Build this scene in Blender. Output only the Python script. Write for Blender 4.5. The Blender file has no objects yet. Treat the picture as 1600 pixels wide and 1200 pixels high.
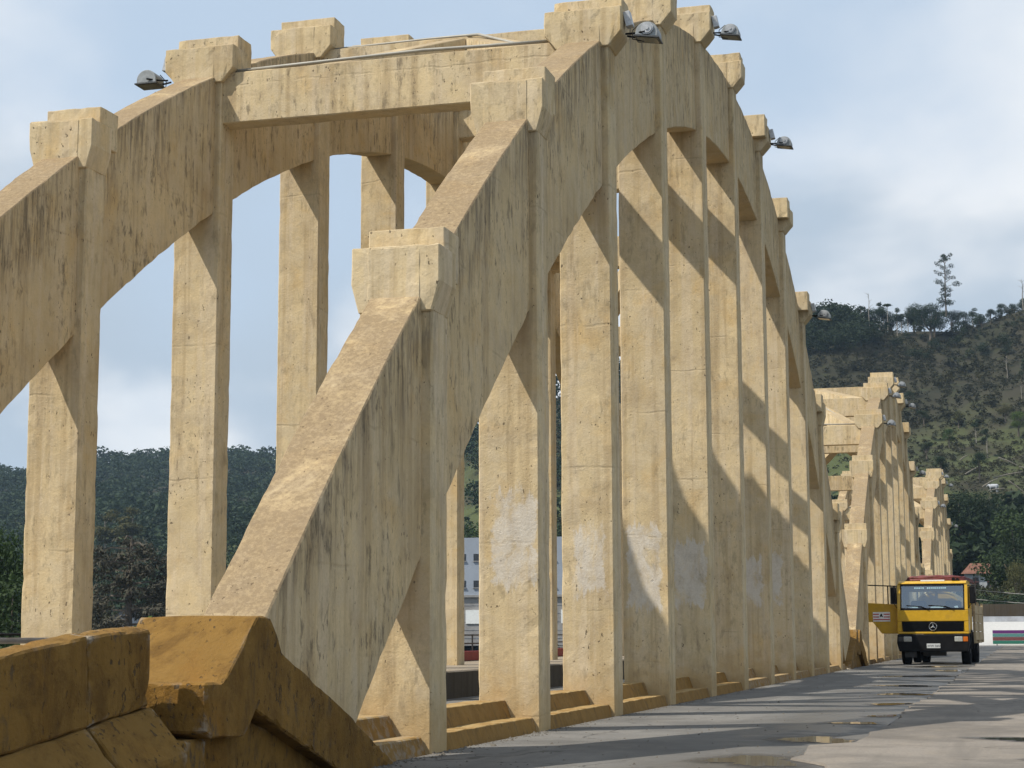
import bpy, bmesh, math, random
import numpy as np
from mathutils import Vector, Matrix

S = bpy.context.scene
COL = S.collection
random.seed(7)

# ------------------------------------------------------------------ camera
CAM_H = 0.9596
F_PX = 2810.2
AX_R = Vector((0.96262168, 0.27082651, -0.00353598))
AX_U = Vector((0.04085435, -0.13228159, 0.99036988))
AX_F = Vector((-0.26775068, 0.95349598, 0.13840157))
cam_d = bpy.data.cameras.new('camera')
cam_d.sensor_width = 36.0
cam_d.lens = 36.0 * F_PX / 1600.0
cam_d.clip_start = 0.1
cam_d.clip_end = 8000.0
cam = bpy.data.objects.new('camera', cam_d)
COL.objects.link(cam)
m = Matrix((AX_R, AX_U, -AX_F)).transposed().to_4x4()
m.translation = Vector((0, 0, CAM_H))
cam.matrix_world = m
S.camera = cam

# ------------------------------------------------------------------ light
SUN_DIR = Vector((1.0, 0.64, -1.54)).normalized()      # the way the light travels
SUN_EL = math.asin(-SUN_DIR.z)
SUN_AZ = math.atan2(-SUN_DIR.x, -SUN_DIR.y)
sun_d = bpy.data.lights.new('sun', 'SUN')
sun_d.energy = 5.0
sun_d.angle = math.radians(0.55)
sun_d.color = (1.0, 0.93, 0.82)
sun = bpy.data.objects.new('sun', sun_d)
sun.rotation_euler = SUN_DIR.to_track_quat('-Z', 'Y').to_euler()
sun.location = (-30, -20, 60)
COL.objects.link(sun)

world = bpy.data.worlds.new('World')
S.world = world
world.use_nodes = True
wt = world.node_tree
for n in list(wt.nodes):
    wt.nodes.remove(n)


def nd(t, kind, ins=None, **props):
    n = t.nodes.new(kind)
    for k, v in props.items():
        setattr(n, k, v)
    for k, v in (ins or {}).items():
        s = n.inputs[k]
        if isinstance(v, bpy.types.NodeSocket):
            t.links.new(v, s)
        else:
            s.default_value = v
    return n


def mth(t, op, a, b=None, c=None, clamp=False):
    n = t.nodes.new('ShaderNodeMath')
    n.operation = op
    n.use_clamp = clamp
    for i, v in enumerate((a, b, c)):
        if v is None:
            continue
        if isinstance(v, bpy.types.NodeSocket):
            t.links.new(v, n.inputs[i])
        else:
            n.inputs[i].default_value = v
    return n.outputs[0]


def mixc(t, fac, a, b, mode='MIX'):
    n = t.nodes.new('ShaderNodeMix')
    n.data_type = 'RGBA'
    n.blend_type = mode
    n.clamp_factor = True
    for i, v in ((0, fac), (6, a), (7, b)):
        if isinstance(v, bpy.types.NodeSocket):
            t.links.new(v, n.inputs[i])
        else:
            if i and len(v) == 3:
                v = (*v, 1)
            n.inputs[i].default_value = v
    return n.outputs[2]


def sstep(t, x, lo, hi):
    n = t.nodes.new('ShaderNodeMapRange')
    n.interpolation_type = 'SMOOTHSTEP'
    t.links.new(x, n.inputs[0])
    for i, v in ((1, lo), (2, hi), (3, 0.0), (4, 1.0)):
        n.inputs[i].default_value = v
    return n.outputs[0]


def noise(t, vec, scale, detail=4.0, rough=0.55, dist=0.0):
    n = nd(t, 'ShaderNodeTexNoise', {'Scale': scale, 'Detail': detail, 'Roughness': rough, 'Distortion': dist})
    t.links.new(vec, n.inputs['Vector'])
    return n.outputs[0]


def stretch(t, vec, sx, sy, sz):
    n = t.nodes.new('ShaderNodeVectorMath')
    n.operation = 'MULTIPLY'
    t.links.new(vec, n.inputs[0])
    n.inputs[1].default_value = (sx, sy, sz)
    return n.outputs[0]


# sky: Nishita air with soft broken cloud
sky = nd(wt, 'ShaderNodeTexSky', sky_type='NISHITA', sun_disc=False, sun_elevation=SUN_EL,
         sun_rotation=SUN_AZ, air_density=1.0, dust_density=1.2, ozone_density=1.2)
gen = nd(wt, 'ShaderNodeTexCoord').outputs['Generated']
sep = nd(wt, 'ShaderNodeSeparateXYZ', {0: gen})
cvec = nd(wt, 'ShaderNodeVectorMath', {0: stretch(wt, gen, 1.0, 1.0, 1.55), 1: (2.35, 0.4, 1.1)}, operation='ADD').outputs[0]
c1 = noise(wt, cvec, 2.7, 5.0, 0.46, 0.15)
c2 = noise(wt, cvec, 8.0, 5.0, 0.5, 0.1)
cl = mth(wt, 'ADD', mth(wt, 'MULTIPLY', c1, 0.8), mth(wt, 'MULTIPLY', c2, 0.2))
low = sstep(wt, sep.outputs[2], 0.42, 0.08)            # more cloud towards the horizon
cov = sstep(wt, mth(wt, 'ADD', cl, mth(wt, 'MULTIPLY', low, 0.17)), 0.39, 0.63)
shade = sstep(wt, noise(wt, cvec, 4.2, 5.0, 0.48, 0.2), 0.43, 0.58)
cloud_col = mixc(wt, shade, (4.7, 5.6, 6.6), (8.9, 9.1, 9.3))
air = mixc(wt, 0.82, sky.outputs[0], (5.6, 6.85, 8.35))  # thin high haze whitens the blue
skyc = mixc(wt, mth(wt, 'MULTIPLY', cov, 0.9), air, cloud_col)
bg = nd(wt, 'ShaderNodeBackground', {'Color': skyc, 'Strength': 0.092})
wo = nd(wt, 'ShaderNodeOutputWorld')
wt.links.new(bg.outputs[0], wo.inputs['Surface'])

S.view_settings.view_transform = 'Standard'
S.view_settings.look = 'None'
S.view_settings.exposure = 0.2
S.view_settings.gamma = 1.0
S.view_settings.use_curve_mapping = False
S.render.engine = 'CYCLES'
HAZE = 0.00015
S.cycles.max_bounces = 6
S.cycles.diffuse_bounces = 4


# ------------------------------------------------------------------ helpers
def at(px, py, dist):
    """World point seen at photo pixel (px, py), dist metres away along the ground."""
    d = AX_F + AX_R * ((px - 800) / F_PX) + AX_U * ((600 - py) / F_PX)
    k = dist / math.hypot(d.x, d.y)
    return Vector((d.x * k, d.y * k, CAM_H + d.z * k))


class MB:
    """Collects faces for ONE mesh object."""

    def __init__(s):
        s.v, s.f, s.mi = [], [], []

    def add(s, vs, fs, mi=0):
        o = len(s.v)
        s.v += [tuple(p) for p in vs]
        s.f += [tuple(i + o for i in f) for f in fs]
        s.mi += [mi] * len(fs)

    def box(s, x0, x1, y0, y1, z0, z1, mi=0):
        s.add([(x0, y0, z0), (x1, y0, z0), (x1, y1, z0), (x0, y1, z0), (x0, y0, z1), (x1, y0, z1), (x1, y1, z1), (x0, y1, z1)],
              [(0, 3, 2, 1), (4, 5, 6, 7), (0, 1, 5, 4), (1, 2, 6, 5), (2, 3, 7, 6), (3, 0, 4, 7)], mi)

    def prism(s, poly, a0, a1, axis='x', mi=0):
        """poly: 2-D outline; extruded along axis (x: poly=(y,z); y: poly=(x,z); z: poly=(x,y))."""
        def P(p, a):
            return {'x': (a, p[0], p[1]), 'y': (p[0], a, p[1]), 'z': (p[0], p[1], a)}[axis]
        n = len(poly)
        ar = sum(poly[i][0] * poly[(i + 1) % n][1] - poly[(i + 1) % n][0] * poly[i][1] for i in range(n))
        flip = (ar < 0) != (axis == 'y')
        if flip:
            poly = poly[::-1]
        vs = [P(p, a0) for p in poly] + [P(p, a1) for p in poly]
        fs = [tuple(range(n))[::-1], tuple(range(n, 2 * n))]
        fs += [(i, (i + 1) % n, n + (i + 1) % n, n + i) for i in range(n)]
        s.add(vs, fs, mi)

    def tube(s, pts, r, n=8, mi=0, cap=True):
        pts = [Vector(p) for p in pts]
        rs = r if isinstance(r, (list, tuple)) else [r] * len(pts)
        vs, fs = [], []
        for i, p in enumerate(pts):
            d = (pts[min(i + 1, len(pts) - 1)] - pts[max(i - 1, 0)]).normalized()
            a = d.orthogonal().normalized() if i == 0 else (a - d * a.dot(d)).normalized()
            b = d.cross(a)
            for k in range(n):
                t = 2 * math.pi * k / n
                vs.append(p + (a * math.cos(t) + b * math.sin(t)) * rs[i])
        for i in range(len(pts) - 1):
            for k in range(n):
                k2 = (k + 1) % n
                fs.append((i * n + k, i * n + k2, (i + 1) * n + k2, (i + 1) * n + k))
        if cap:
            fs.append(tuple(range(n))[::-1])
            fs.append(tuple(range((len(pts) - 1) * n, len(pts) * n)))
        s.add(vs, fs, mi)

    def mesh(s, name, mats, bevel=0.0, smooth=False, seg=1):
        me = bpy.data.meshes.new(name)
        me.from_pydata(s.v, [], s.f)
        for mt in (mats if isinstance(mats, (list, tuple)) else [mats]):
            me.materials.append(mt)
        me.polygons.foreach_set('material_index', s.mi)
        bm = bmesh.new()
        bm.from_mesh(me)
        bmesh.ops.recalc_face_normals(bm, faces=bm.faces)
        if bevel > 0:
            es = [e for e in bm.edges if len(e.link_faces) == 2 and e.calc_face_angle(0) > 0.5]
            bmesh.ops.bevel(bm, geom=es, offset=bevel, segments=seg, affect='EDGES', profile=0.5)
        bm.to_mesh(me)
        bm.free()
        if smooth:
            me.polygons.foreach_set('use_smooth', [True] * len(me.polygons))
        me.update()
        return me

    def build(s, name, mats, parent=None, bevel=0.0, smooth=False, seg=1, **props):
        return link(name, s.mesh(name, mats, bevel, smooth, seg), parent, **props)


def link(name, me, parent=None, loc=None, rotz=None, **props):
    o = bpy.data.objects.new(name, me)
    COL.objects.link(o)
    if parent:
        o.parent = parent
    if loc is not None:
        o.location = loc
    if rotz is not None:
        o.rotation_euler = (0, 0, rotz)
    for k, v in props.items():
        o[k] = v
    return o


def thing(name, label, cat, loc=(0, 0, 0), rotz=0.0, group=None):
    o = bpy.data.objects.new(name, None)
    o.empty_display_size = 0.3
    COL.objects.link(o)
    o.location = loc
    o.rotation_euler = (0, 0, rotz)
    o['label'] = label
    o['category'] = cat
    if group:
        o['group'] = group
    return o


def copy_tree(o, parent=None):
    c = o.copy()
    COL.objects.link(c)
    if parent:
        c.parent = parent
    for ch in list(o.children):
        copy_tree(ch, c)
    return c


def quads_mesh(name, V, mats, mi=None):
    """V: (4n,3) array of loose quads."""
    n = len(V) // 4
    me = bpy.data.meshes.new(name)
    me.vertices.add(4 * n)
    me.vertices.foreach_set('co', np.ascontiguousarray(V, dtype=np.float32).ravel())
    me.loops.add(4 * n)
    me.loops.foreach_set('vertex_index', np.arange(4 * n, dtype=np.int32))
    me.polygons.add(n)
    me.polygons.foreach_set('loop_start', np.arange(0, 4 * n, 4, dtype=np.int32))
    for mt in (mats if isinstance(mats, (list, tuple)) else [mats]):
        me.materials.append(mt)
    if mi is not None:
        me.polygons.foreach_set('material_index', np.asarray(mi, dtype=np.int32))
    me.update()
    me.validate()
    return me


# ------------------------------------------------------------------ materials
def new_mat(name):
    mt = bpy.data.materials.new(name)
    mt.use_nodes = True
    t = mt.node_tree
    b = t.nodes['Principled BSDF']
    return mt, t, b


def plain(name, col, rough=0.6, metal=0.0, var=0.12, scale=6.0, spec=0.4, coat=0.0, dirt=0.0):
    mt, t, b = new_mat(name)
    P = nd(t, 'ShaderNodeNewGeometry').outputs['Position']
    n = noise(t, P, scale, 5.0, 0.6)
    f = sstep(t, n, 0.3, 0.7)
    lo = tuple(c * (1 - var) for c in col)
    hi = tuple(min(1, c * (1 + var)) for c in col)
    c = mixc(t, f, lo, hi)
    if dirt:
        d = sstep(t, noise(t, P, scale * 0.6, 8.0, 0.7), 0.5, 0.75)
        c = mixc(t, mth(t, 'MULTIPLY', d, dirt), c, (0.09, 0.075, 0.055))
    t.links.new(c, b.inputs['Base Color'])
    b.inputs['Roughness'].default_value = rough
    b.inputs['Metallic'].default_value = metal
    b.inputs['Specular IOR Level'].default_value = spec
    b.inputs['Coat Weight'].default_value = coat
    return mt


def concrete(name, base, mold=0.3, lichen=0.6, patch=None, wear=0.0, tread_light=0.0, mottle=0.0, pits=0.0, runoff=0.0, streak=0.5, footdirt=0.0):
    """Weathered painted concrete, textured in world space."""
    mt, t, b = new_mat(name)
    g = nd(t, 'ShaderNodeNewGeometry')
    P, Nn = g.outputs['Position'], g.outputs['Normal']
    sx = nd(t, 'ShaderNodeSeparateXYZ', {0: P})
    sn = nd(t, 'ShaderNodeSeparateXYZ', {0: Nn})
    big = noise(t, P, 0.75, 6.0, 0.62, 0.3)
    mid = noise(t, P, 3.2, 7.0, 0.65, 0.2)
    fine = noise(t, P, 38.0, 6.0, 0.7)
    col = mixc(t, sstep(t, big, 0.32, 0.68), tuple(c * 0.86 for c in base), tuple(min(1, c * 1.10) for c in base))
    # greyer, bleached areas where the wash has worn thin
    grey = (base[0] * 0.96, base[1] * 1.0, base[2] * 1.12)
    col = mixc(t, mth(t, 'MULTIPLY', sstep(t, mid, 0.42, 0.62), 0.7), col, grey)
    # warm stained areas
    warm = (base[0] * 0.95, base[1] * 0.80, base[2] * 0.55)
    col = mixc(t, mth(t, 'MULTIPLY', sstep(t, noise(t, P, 1.4, 5.0, 0.6, 0.4), 0.52, 0.72), 0.55), col, warm)
    # rain streaks running down the vertical faces
    st = noise(t, stretch(t, P, 7.0, 7.0, 0.28), 1.0, 6.0, 0.62, 0.05)
    vert = sstep(t, mth(t, 'ABSOLUTE', sn.outputs[2]), 0.75, 0.3)
    stm = mth(t, 'MULTIPLY', mth(t, 'MULTIPLY', sstep(t, st, 0.48, 0.66), vert), streak)
    col = mixc(t, stm, col, tuple(c * k for c, k in zip(base, (0.52, 0.46, 0.40))))
    st2 = noise(t, stretch(t, P, 5.0, 5.0, 0.22), 1.0, 6.0, 0.6, 0.1)
    pale = (base[0] * 1.04, base[1] * 1.10, base[2] * 1.35)
    col = mixc(t, mth(t, 'MULTIPLY', mth(t, 'MULTIPLY', sstep(t, st2, 0.5, 0.64), vert), 0.42), col, pale)
    # board and pour marks: faint level lines
    wob = mth(t, 'MULTIPLY', noise(t, P, 2.2, 4.0), 0.13)
    cellid = mth(t, 'FLOOR', mth(t, 'DIVIDE', mth(t, 'SUBTRACT', sx.outputs[1], 12.6), 3.5064))
    wob = mth(t, 'ADD', wob, mth(t, 'MULTIPLY', mth(t, 'FRACT', mth(t, 'MULTIPLY', cellid, 0.377)), 1.75))
    fr = mth(t, 'FRACT', mth(t, 'DIVIDE', mth(t, 'ADD', sx.outputs[2], wob), 1.75))
    pour = mth(t, 'MULTIPLY', sstep(t, mth(t, 'ABSOLUTE', mth(t, 'SUBTRACT', fr, 0.5)), 0.012, 0.002),
               mth(t, 'MULTIPLY', vert, sstep(t, mid, 0.4, 0.62)))
    col = mixc(t, mth(t, 'MULTIPLY', pour, 0.26), col, tuple(c * 0.45 for c in base))
    band = sstep(t, mth(t, 'ABSOLUTE', mth(t, 'SUBTRACT', fr, 0.62)), 0.16, 0.0)
    col = mixc(t, mth(t, 'MULTIPLY', mth(t, 'MULTIPLY', band, sstep(t, noise(t, P, 2.3, 6.0, 0.7), 0.42, 0.7)), 0.42), col,
               tuple(c * k for c, k in zip(base, (0.62, 0.56, 0.5))))
    if runoff:
        # black run-off below the upper edge of the arch, which the rain washes first
        yy = mth(t, 'DIVIDE', mth(t, 'SUBTRACT', sx.outputs[1], 32.0235 - 43.9748 / 2), 43.9748)
        dd = mth(t, 'MULTIPLY', mth(t, 'SUBTRACT', mth(t, 'FRACT', yy), 0.5), 43.9748 / 3.5064)
        zt_ = mth(t, 'SUBTRACT', 11.02, mth(t, 'MULTIPLY', mth(t, 'MULTIPLY', dd, dd), 0.283))
        dep = mth(t, 'SUBTRACT', zt_, sx.outputs[2])
        rn = noise(t, stretch(t, P, 6.0, 6.0, 0.35), 1.0, 7.0, 0.68, 0.15)
        rl = noise(t, P, 0.7, 3.0, 0.6)
        reach = mth(t, 'ADD', mth(t, 'MULTIPLY', rn, 2.6), mth(t, 'MULTIPLY', rl, 2.0))
        rm_ = mth(t, 'MULTIPLY', sstep(t, mth(t, 'SUBTRACT', mth(t, 'SUBTRACT', reach, 1.75), dep), -0.35, 0.75), sstep(t, noise(t, stretch(t, P, 14.0, 14.0, 1.6), 1.0, 6.0, 0.7), 0.40, 0.62))
        col = mixc(t, mth(t, 'MULTIPLY', mth(t, 'MULTIPLY', rm_, vert), runoff), col, (0.10, 0.082, 0.06))
    # dark mildew blots, in families
    mz = noise(t, stretch(t, P, 9.0, 9.0, 2.6), 1.0, 8.0, 0.72, 0.2)
    area = sstep(t, noise(t, P, 0.8, 5.0, 0.65, 0.6), 0.44, 0.60)
    ml = mth(t, 'MULTIPLY', mth(t, 'MULTIPLY', sstep(t, mz, 0.515, 0.64), area), vert)
    col = mixc(t, mth(t, 'MULTIPLY', ml, mold), col, (0.055, 0.046, 0.034))
    fk = noise(t, stretch(t, P, 15.0, 15.0, 6.0), 1.0, 6.0, 0.7, 0.3)
    ar2 = sstep(t, noise(t, P, 1.5, 4.0, 0.6, 0.4), 0.46, 0.60)
    fm = mth(t, 'MULTIPLY', mth(t, 'MULTIPLY', sstep(t, fk, 0.53, 0.64), ar2), vert)
    col = mixc(t, mth(t, 'MULTIPLY', fm, mold), col, (0.07, 0.058, 0.045))
    # pin-holes and bug holes
    pit = noise(t, stretch(t, P, 1.0, 1.0, 0.62), 25.0, 2.0, 0.55)
    pitm = mth(t, 'MULTIPLY', sstep(t, pit, 0.68 - pits, 0.72 - pits), sstep(t, noise(t, P, 1.9, 3.0), 0.40, 0.55))
    col = mixc(t, mth(t, 'MULTIPLY', pitm, 0.8), col, (0.05, 0.04, 0.028))
    # lichen and soot lying on the upward faces
    if lichen:
        up = sstep(t, sn.outputs[2], 0.35, 0.6)
        ln = noise(t, P, 22.0, 8.0, 0.8)
        lb = noise(t, P, 0.9, 5.0, 0.7, 0.8)
        lm = mth(t, 'ADD', mth(t, 'MULTIPLY', sstep(t, lb, 0.24, 0.52), 0.75), mth(t, 'MULTIPLY', sstep(t, ln, 0.35, 0.65), 0.42))
        lm = mth(t, 'MULTIPLY', up, mth(t, 'MINIMUM', lm, 1.0))
        col = mixc(t, mth(t, 'MULTIPLY', lm, lichen), col, (0.118, 0.08, 0.05))
    if patch:
        x0, x1, z0, z1, sd = patch
        dv = nd(t, 'ShaderNodeVectorMath', {0: P, 1: (sd * 3.1, sd * 1.7, sd * 0.9)}, operation='ADD').outputs[0]
        dx = mth(t, 'MULTIPLY', mth(t, 'SUBTRACT', noise(t, dv, 4.0, 6.0, 0.7), 0.5), 0.34)
        dz = mth(t, 'MULTIPLY', mth(t, 'SUBTRACT', noise(t, stretch(t, dv, 5, 5, 0.7), 2.6, 6.0, 0.7), 0.5), 0.75)
        px = mth(t, 'ADD', sx.outputs[0], dx)
        pz = mth(t, 'ADD', sx.outputs[2], dz)
        def win(v, lo, hi, s):
            return mth(t, 'MULTIPLY', sstep(t, v, lo, lo + s), sstep(t, v, hi, hi - s))
        pm = mth(t, 'MULTIPLY', win(px, x0, x1, 0.04), win(pz, z0, z1, 0.07))
        worn = sstep(t, noise(t, stretch(t, dv, 1, 1, 0.5), 2.6, 7.0, 0.7, 0.5), 0.33, 0.52)
        pm = mth(t, 'MULTIPLY', mth(t, 'MULTIPLY', pm, worn), sstep(t, sn.outputs[1], -0.5, -0.8))
        col = mixc(t, mth(t, 'MULTIPLY', pm, 0.72), col, (0.64, 0.61, 0.56))
    if footdirt:
        zz = mth(t, 'ADD', sx.outputs[2], mth(t, 'MULTIPLY', mth(t, 'SUBTRACT', mid, 0.5), 0.9))
        fd = mth(t, 'MULTIPLY', sstep(t, zz, 0.75, 0.0), footdirt)
        col = mixc(t, fd, col, tuple(c * k for c, k in zip(base, (0.66, 0.56, 0.42))))
    if mottle:
        mo = sstep(t, noise(t, stretch(t, P, 1.0, 1.0, 0.7), 3.6, 9.0, 0.75, 0.4), 0.46, 0.66)
        col = mixc(t, mth(t, 'MULTIPLY', mo, mottle), col, tuple(c * k for c, k in zip(base, (0.46, 0.44, 0.5))))
    if tread_light:  # lit look painted into upward faces: treads paler than the shaded risers
        dm = mth(t, 'MULTIPLY', sstep(t, sn.outputs[2], 0.6, 0.85), sstep(t, noise(t, P, 5.0, 6.0, 0.7), 0.36, 0.6))
        col = mixc(t, mth(t, 'MULTIPLY', dm, tread_light), col, (0.40, 0.30, 0.15))
    if wear:
        pt = g.outputs['Pointiness']
        wm = mth(t, 'MULTIPLY', sstep(t, pt, 0.53, 0.60), sstep(t, noise(t, P, 9.0, 6.0, 0.7), 0.46, 0.58))
        col = mixc(t, mth(t, 'MULTIPLY', wm, wear), col, (0.30, 0.28, 0.24))
    # grain of the wash
    col = mixc(t, mth(t, 'MULTIPLY', sstep(t, fine, 0.35, 0.75), 0.28), col, tuple(c * 0.62 for c in base))
    t.links.new(col, b.inputs['Base Color'])
    b.inputs['Roughness'].default_value = 0.92
    b.inputs['Specular IOR Level'].default_value = 0.15
    h = mth(t, 'ADD', mth(t, 'MULTIPLY', fine, 0.35), mth(t, 'MULTIPLY', mid, 1.0))
    h = mth(t, 'SUBTRACT', h, mth(t, 'MULTIPLY', pitm, 0.5))
    h = mth(t, 'SUBTRACT', h, mth(t, 'MULTIPLY', pour, 0.2))
    bp = nd(t, 'ShaderNodeBump', {'Strength': 0.8 if pits else 0.6, 'Distance': 0.028 if pits else 0.02, 'Height': h})
    t.links.new(bp.outputs[0], b.inputs['Normal'])
    return mt


CREAM = (0.63, 0.503, 0.303)
OCHRE = (0.225, 0.126, 0.030)
M_RIB = concrete('rib_concrete', (0.60, 0.465, 0.268), runoff=0.75, mold=0.65, lichen=0.78, streak=0.42, mottle=0.2, wear=0.25)
M_HANG = concrete('hanger_concrete', CREAM, mold=0.32, lichen=0.3, streak=0.45, mottle=0.30, runoff=0.6, footdirt=0.75)
M_CAP = concrete('cap_concrete', CREAM, mold=0.4, lichen=0.5, streak=0.45, mottle=0.3)
M_BEAM = concrete('beam_concrete', CREAM, mottle=0.4, mold=0.6, lichen=0.6, streak=0.5)
M_OCHRE = concrete('ochre_concrete', OCHRE, mold=0.8, lichen=0.1, streak=0.4, wear=0.9, mottle=0.8, pits=0.055)
M_PATCH = {}
for k, pr in {2: (-5.22, -4.72, 1.45, 2.45, 1), 3: (-5.24, -4.80, 1.45, 2.3, 2), 4: (-5.30, -4.80, 1.3, 2.5, 3),
              5: (-5.3, -4.76, 1.4, 2.45, 4), 7: (-5.3, -4.85, 1.5, 2.5, 5), 8: (-5.3, -4.9, 1.5, 2.7, 6)}.items():
    M_PATCH[k] = concrete('hanger_concrete_patched', CREAM, mold=0.32, lichen=0.3, streak=0.45, mottle=0.30, runoff=0.6, footdirt=0.75, patch=pr)


def road_mat(name, base, wet=False):
    mt, t, b = new_mat(name)
    g = nd(t, 'ShaderNodeNewGeometry')
    P = g.outputs['Position']
    sx = nd(t, 'ShaderNodeSeparateXYZ', {0: P})
    big = noise(t, P, 0.45, 6.0, 0.6, 0.4)
    mid = noise(t, stretch(t, P, 1.0, 0.55, 1.0), 2.6, 7.0, 0.68, 0.3)
    grit = noise(t, P, 70.0, 5.0, 0.8)
    col = mixc(t, sstep(t, big, 0.33, 0.66), tuple(c * 0.66 for c in base), tuple(c * 1.15 for c in base))
    col = mixc(t, mth(t, 'MULTIPLY', sstep(t, mid, 0.45, 0.72), 0.5), col, (base[0] * 1.3, base[1] * 1.25, base[2] * 1.15))
    col = mixc(t, mth(t, 'MULTIPLY', sstep(t, noise(t, P, 1.1, 7.0, 0.7, 0.6), 0.5, 0.66), 0.6), col, tuple(c * 0.5 for c in base))
    col = mixc(t, mth(t, 'MULTIPLY', sstep(t, grit, 0.40, 0.62), 0.62), col, tuple(c * 0.45 for c in base))
    wp = nd(t, 'ShaderNodeVectorMath', {0: P, 1: nd(t, 'ShaderNodeVectorMath', {0: nd(t, 'ShaderNodeTexNoise', {'Vector': P, 'Scale': 1.7, 'Detail': 5.0}).outputs[1], 1: (0.9, 0.9, 0.0)}, operation='MULTIPLY').outputs[0]}, operation='ADD').outputs[0]
    vo = nd(t, 'ShaderNodeTexVoronoi', {'Vector': wp, 'Scale': 0.42}, feature='DISTANCE_TO_EDGE')
    crk = mth(t, 'MULTIPLY', sstep(t, vo.outputs['Distance'], 0.009, 0.002), sstep(t, big, 0.42, 0.56))
    col = mixc(t, mth(t, 'MULTIPLY', crk, 0.75), col, (0.035, 0.033, 0.03))
    tr1 = noise(t, stretch(t, P, 2.2, 0.16, 1.0), 1.0, 6.0, 0.6, 0.2)
    col = mixc(t, mth(t, 'MULTIPLY', sstep(t, tr1, 0.5, 0.64), 0.5), col, tuple(c * 0.55 for c in base))
    # small dark scraps and oil spots
    sp = sstep(t, noise(t, P, 5.5, 3.0, 0.55), 0.70, 0.75)
    col = mixc(t, mth(t, 'MULTIPLY', sp, 0.6), col, (0.04, 0.038, 0.036))
    rough = 0.85
    if wet:
        wx = mth(t, 'ADD', sx.outputs[0], mth(t, 'MULTIPLY', mth(t, 'SUBTRACT', mid, 0.5), 1.2))
        w = mth(t, 'MULTIPLY', sstep(t, wx, -3.3, -2.2), sstep(t, big, 0.38, 0.52))
        col = mixc(t, mth(t, 'MULTIPLY', w, 0.8), col, tuple(c * 0.36 for c in base))
        rough = mth(t, 'SUBTRACT', 0.85, mth(t, 'MULTIPLY', w, 0.5))
        t.links.new(rough, b.inputs['Roughness'])
    else:
        b.inputs['Roughness'].default_value = rough
    t.links.new(col, b.inputs['Base Color'])
    b.inputs['Specular IOR Level'].default_value = 0.3
    h = mth(t, 'ADD', mth(t, 'MULTIPLY', grit, 0.5), mid)
    bp = nd(t, 'ShaderNodeBump', {'Strength': 0.4, 'Distance': 0.012, 'Height': h})
    t.links.new(bp.outputs[0], b.inputs['Normal'])
    return mt


M_ROAD = road_mat('lane_surface', (0.165, 0.159, 0.149), wet=True)
M_SLAB = road_mat('slab_surface', (0.215, 0.192, 0.166))
M_DECK = road_mat('deck_surface', (0.17, 0.165, 0.155))
M_WATER, t, bw = new_mat('puddle_water')
wa = nd(t, 'ShaderNodeAttribute', attribute_name='wet').outputs['Fac']
Pw = nd(t, 'ShaderNodeNewGeometry').outputs['Position']
wn = mth(t, 'MULTIPLY', mth(t, 'SUBTRACT', noise(t, Pw, 9.0, 6.0, 0.65), 0.5), 0.55)
wv_ = mth(t, 'ADD', wa, wn)
bw.inputs['Base Color'].default_value = (0.055, 0.05, 0.044, 1)
t.links.new(mth(t, 'SUBTRACT', 0.42, mth(t, 'MULTIPLY', sstep(t, wv_, 0.45, 0.62), 0.395)), bw.inputs['Roughness'])
tr_ = nd(t, 'ShaderNodeBsdfTransparent')
mx_ = nd(t, 'ShaderNodeMixShader', {0: mth(t, 'ADD', mth(t, 'MULTIPLY', sstep(t, wv_, 0.08, 0.4), 0.45), mth(t, 'MULTIPLY', sstep(t, wv_, 0.42, 0.6), 0.5))})
t.links.new(tr_.outputs[0], mx_.inputs[1])
t.links.new(bw.outputs[0], mx_.inputs[2])
t.links.new(mx_.outputs[0], t.nodes['Material Output'].inputs['Surface'])


def foliage(name, dark, light, scale=0.5, trans=0.25):
    mt, t, b = new_mat(name)
    P = nd(t, 'ShaderNodeNewGeometry').outputs['Position']
    r = nd(t, 'ShaderNodeObjectInfo').outputs['Random']
    n = noise(t, P, scale, 5.0, 0.7)
    n2 = noise(t, P, scale * 6, 2.0, 0.5)
    f = sstep(t, mth(t, 'ADD', mth(t, 'MULTIPLY', n, 0.6), mth(t, 'MULTIPLY', n2, 0.4)), 0.34, 0.66)
    c = mixc(t, f, dark, light)
    c = mixc(t, mth(t, 'MULTIPLY', r, 0.5), c, (dark[0] * 1.3, dark[1] * 0.95, dark[2] * 0.9))
    t.links.new(c, b.inputs['Base Color'])
    b.inputs['Roughness'].default_value = 0.7
    b.inputs['Specular IOR Level'].default_value = 0.15
    tr = nd(t, 'ShaderNodeBsdfTranslucent', {'Color': c})
    mx = nd(t, 'ShaderNodeMixShader', {0: trans})
    t.links.new(b.outputs[0], mx.inputs[1])
    t.links.new(tr.outputs[0], mx.inputs[2])
    t.links.new(mx.outputs[0], t.nodes['Material Output'].inputs['Surface'])
    return mt


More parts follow.
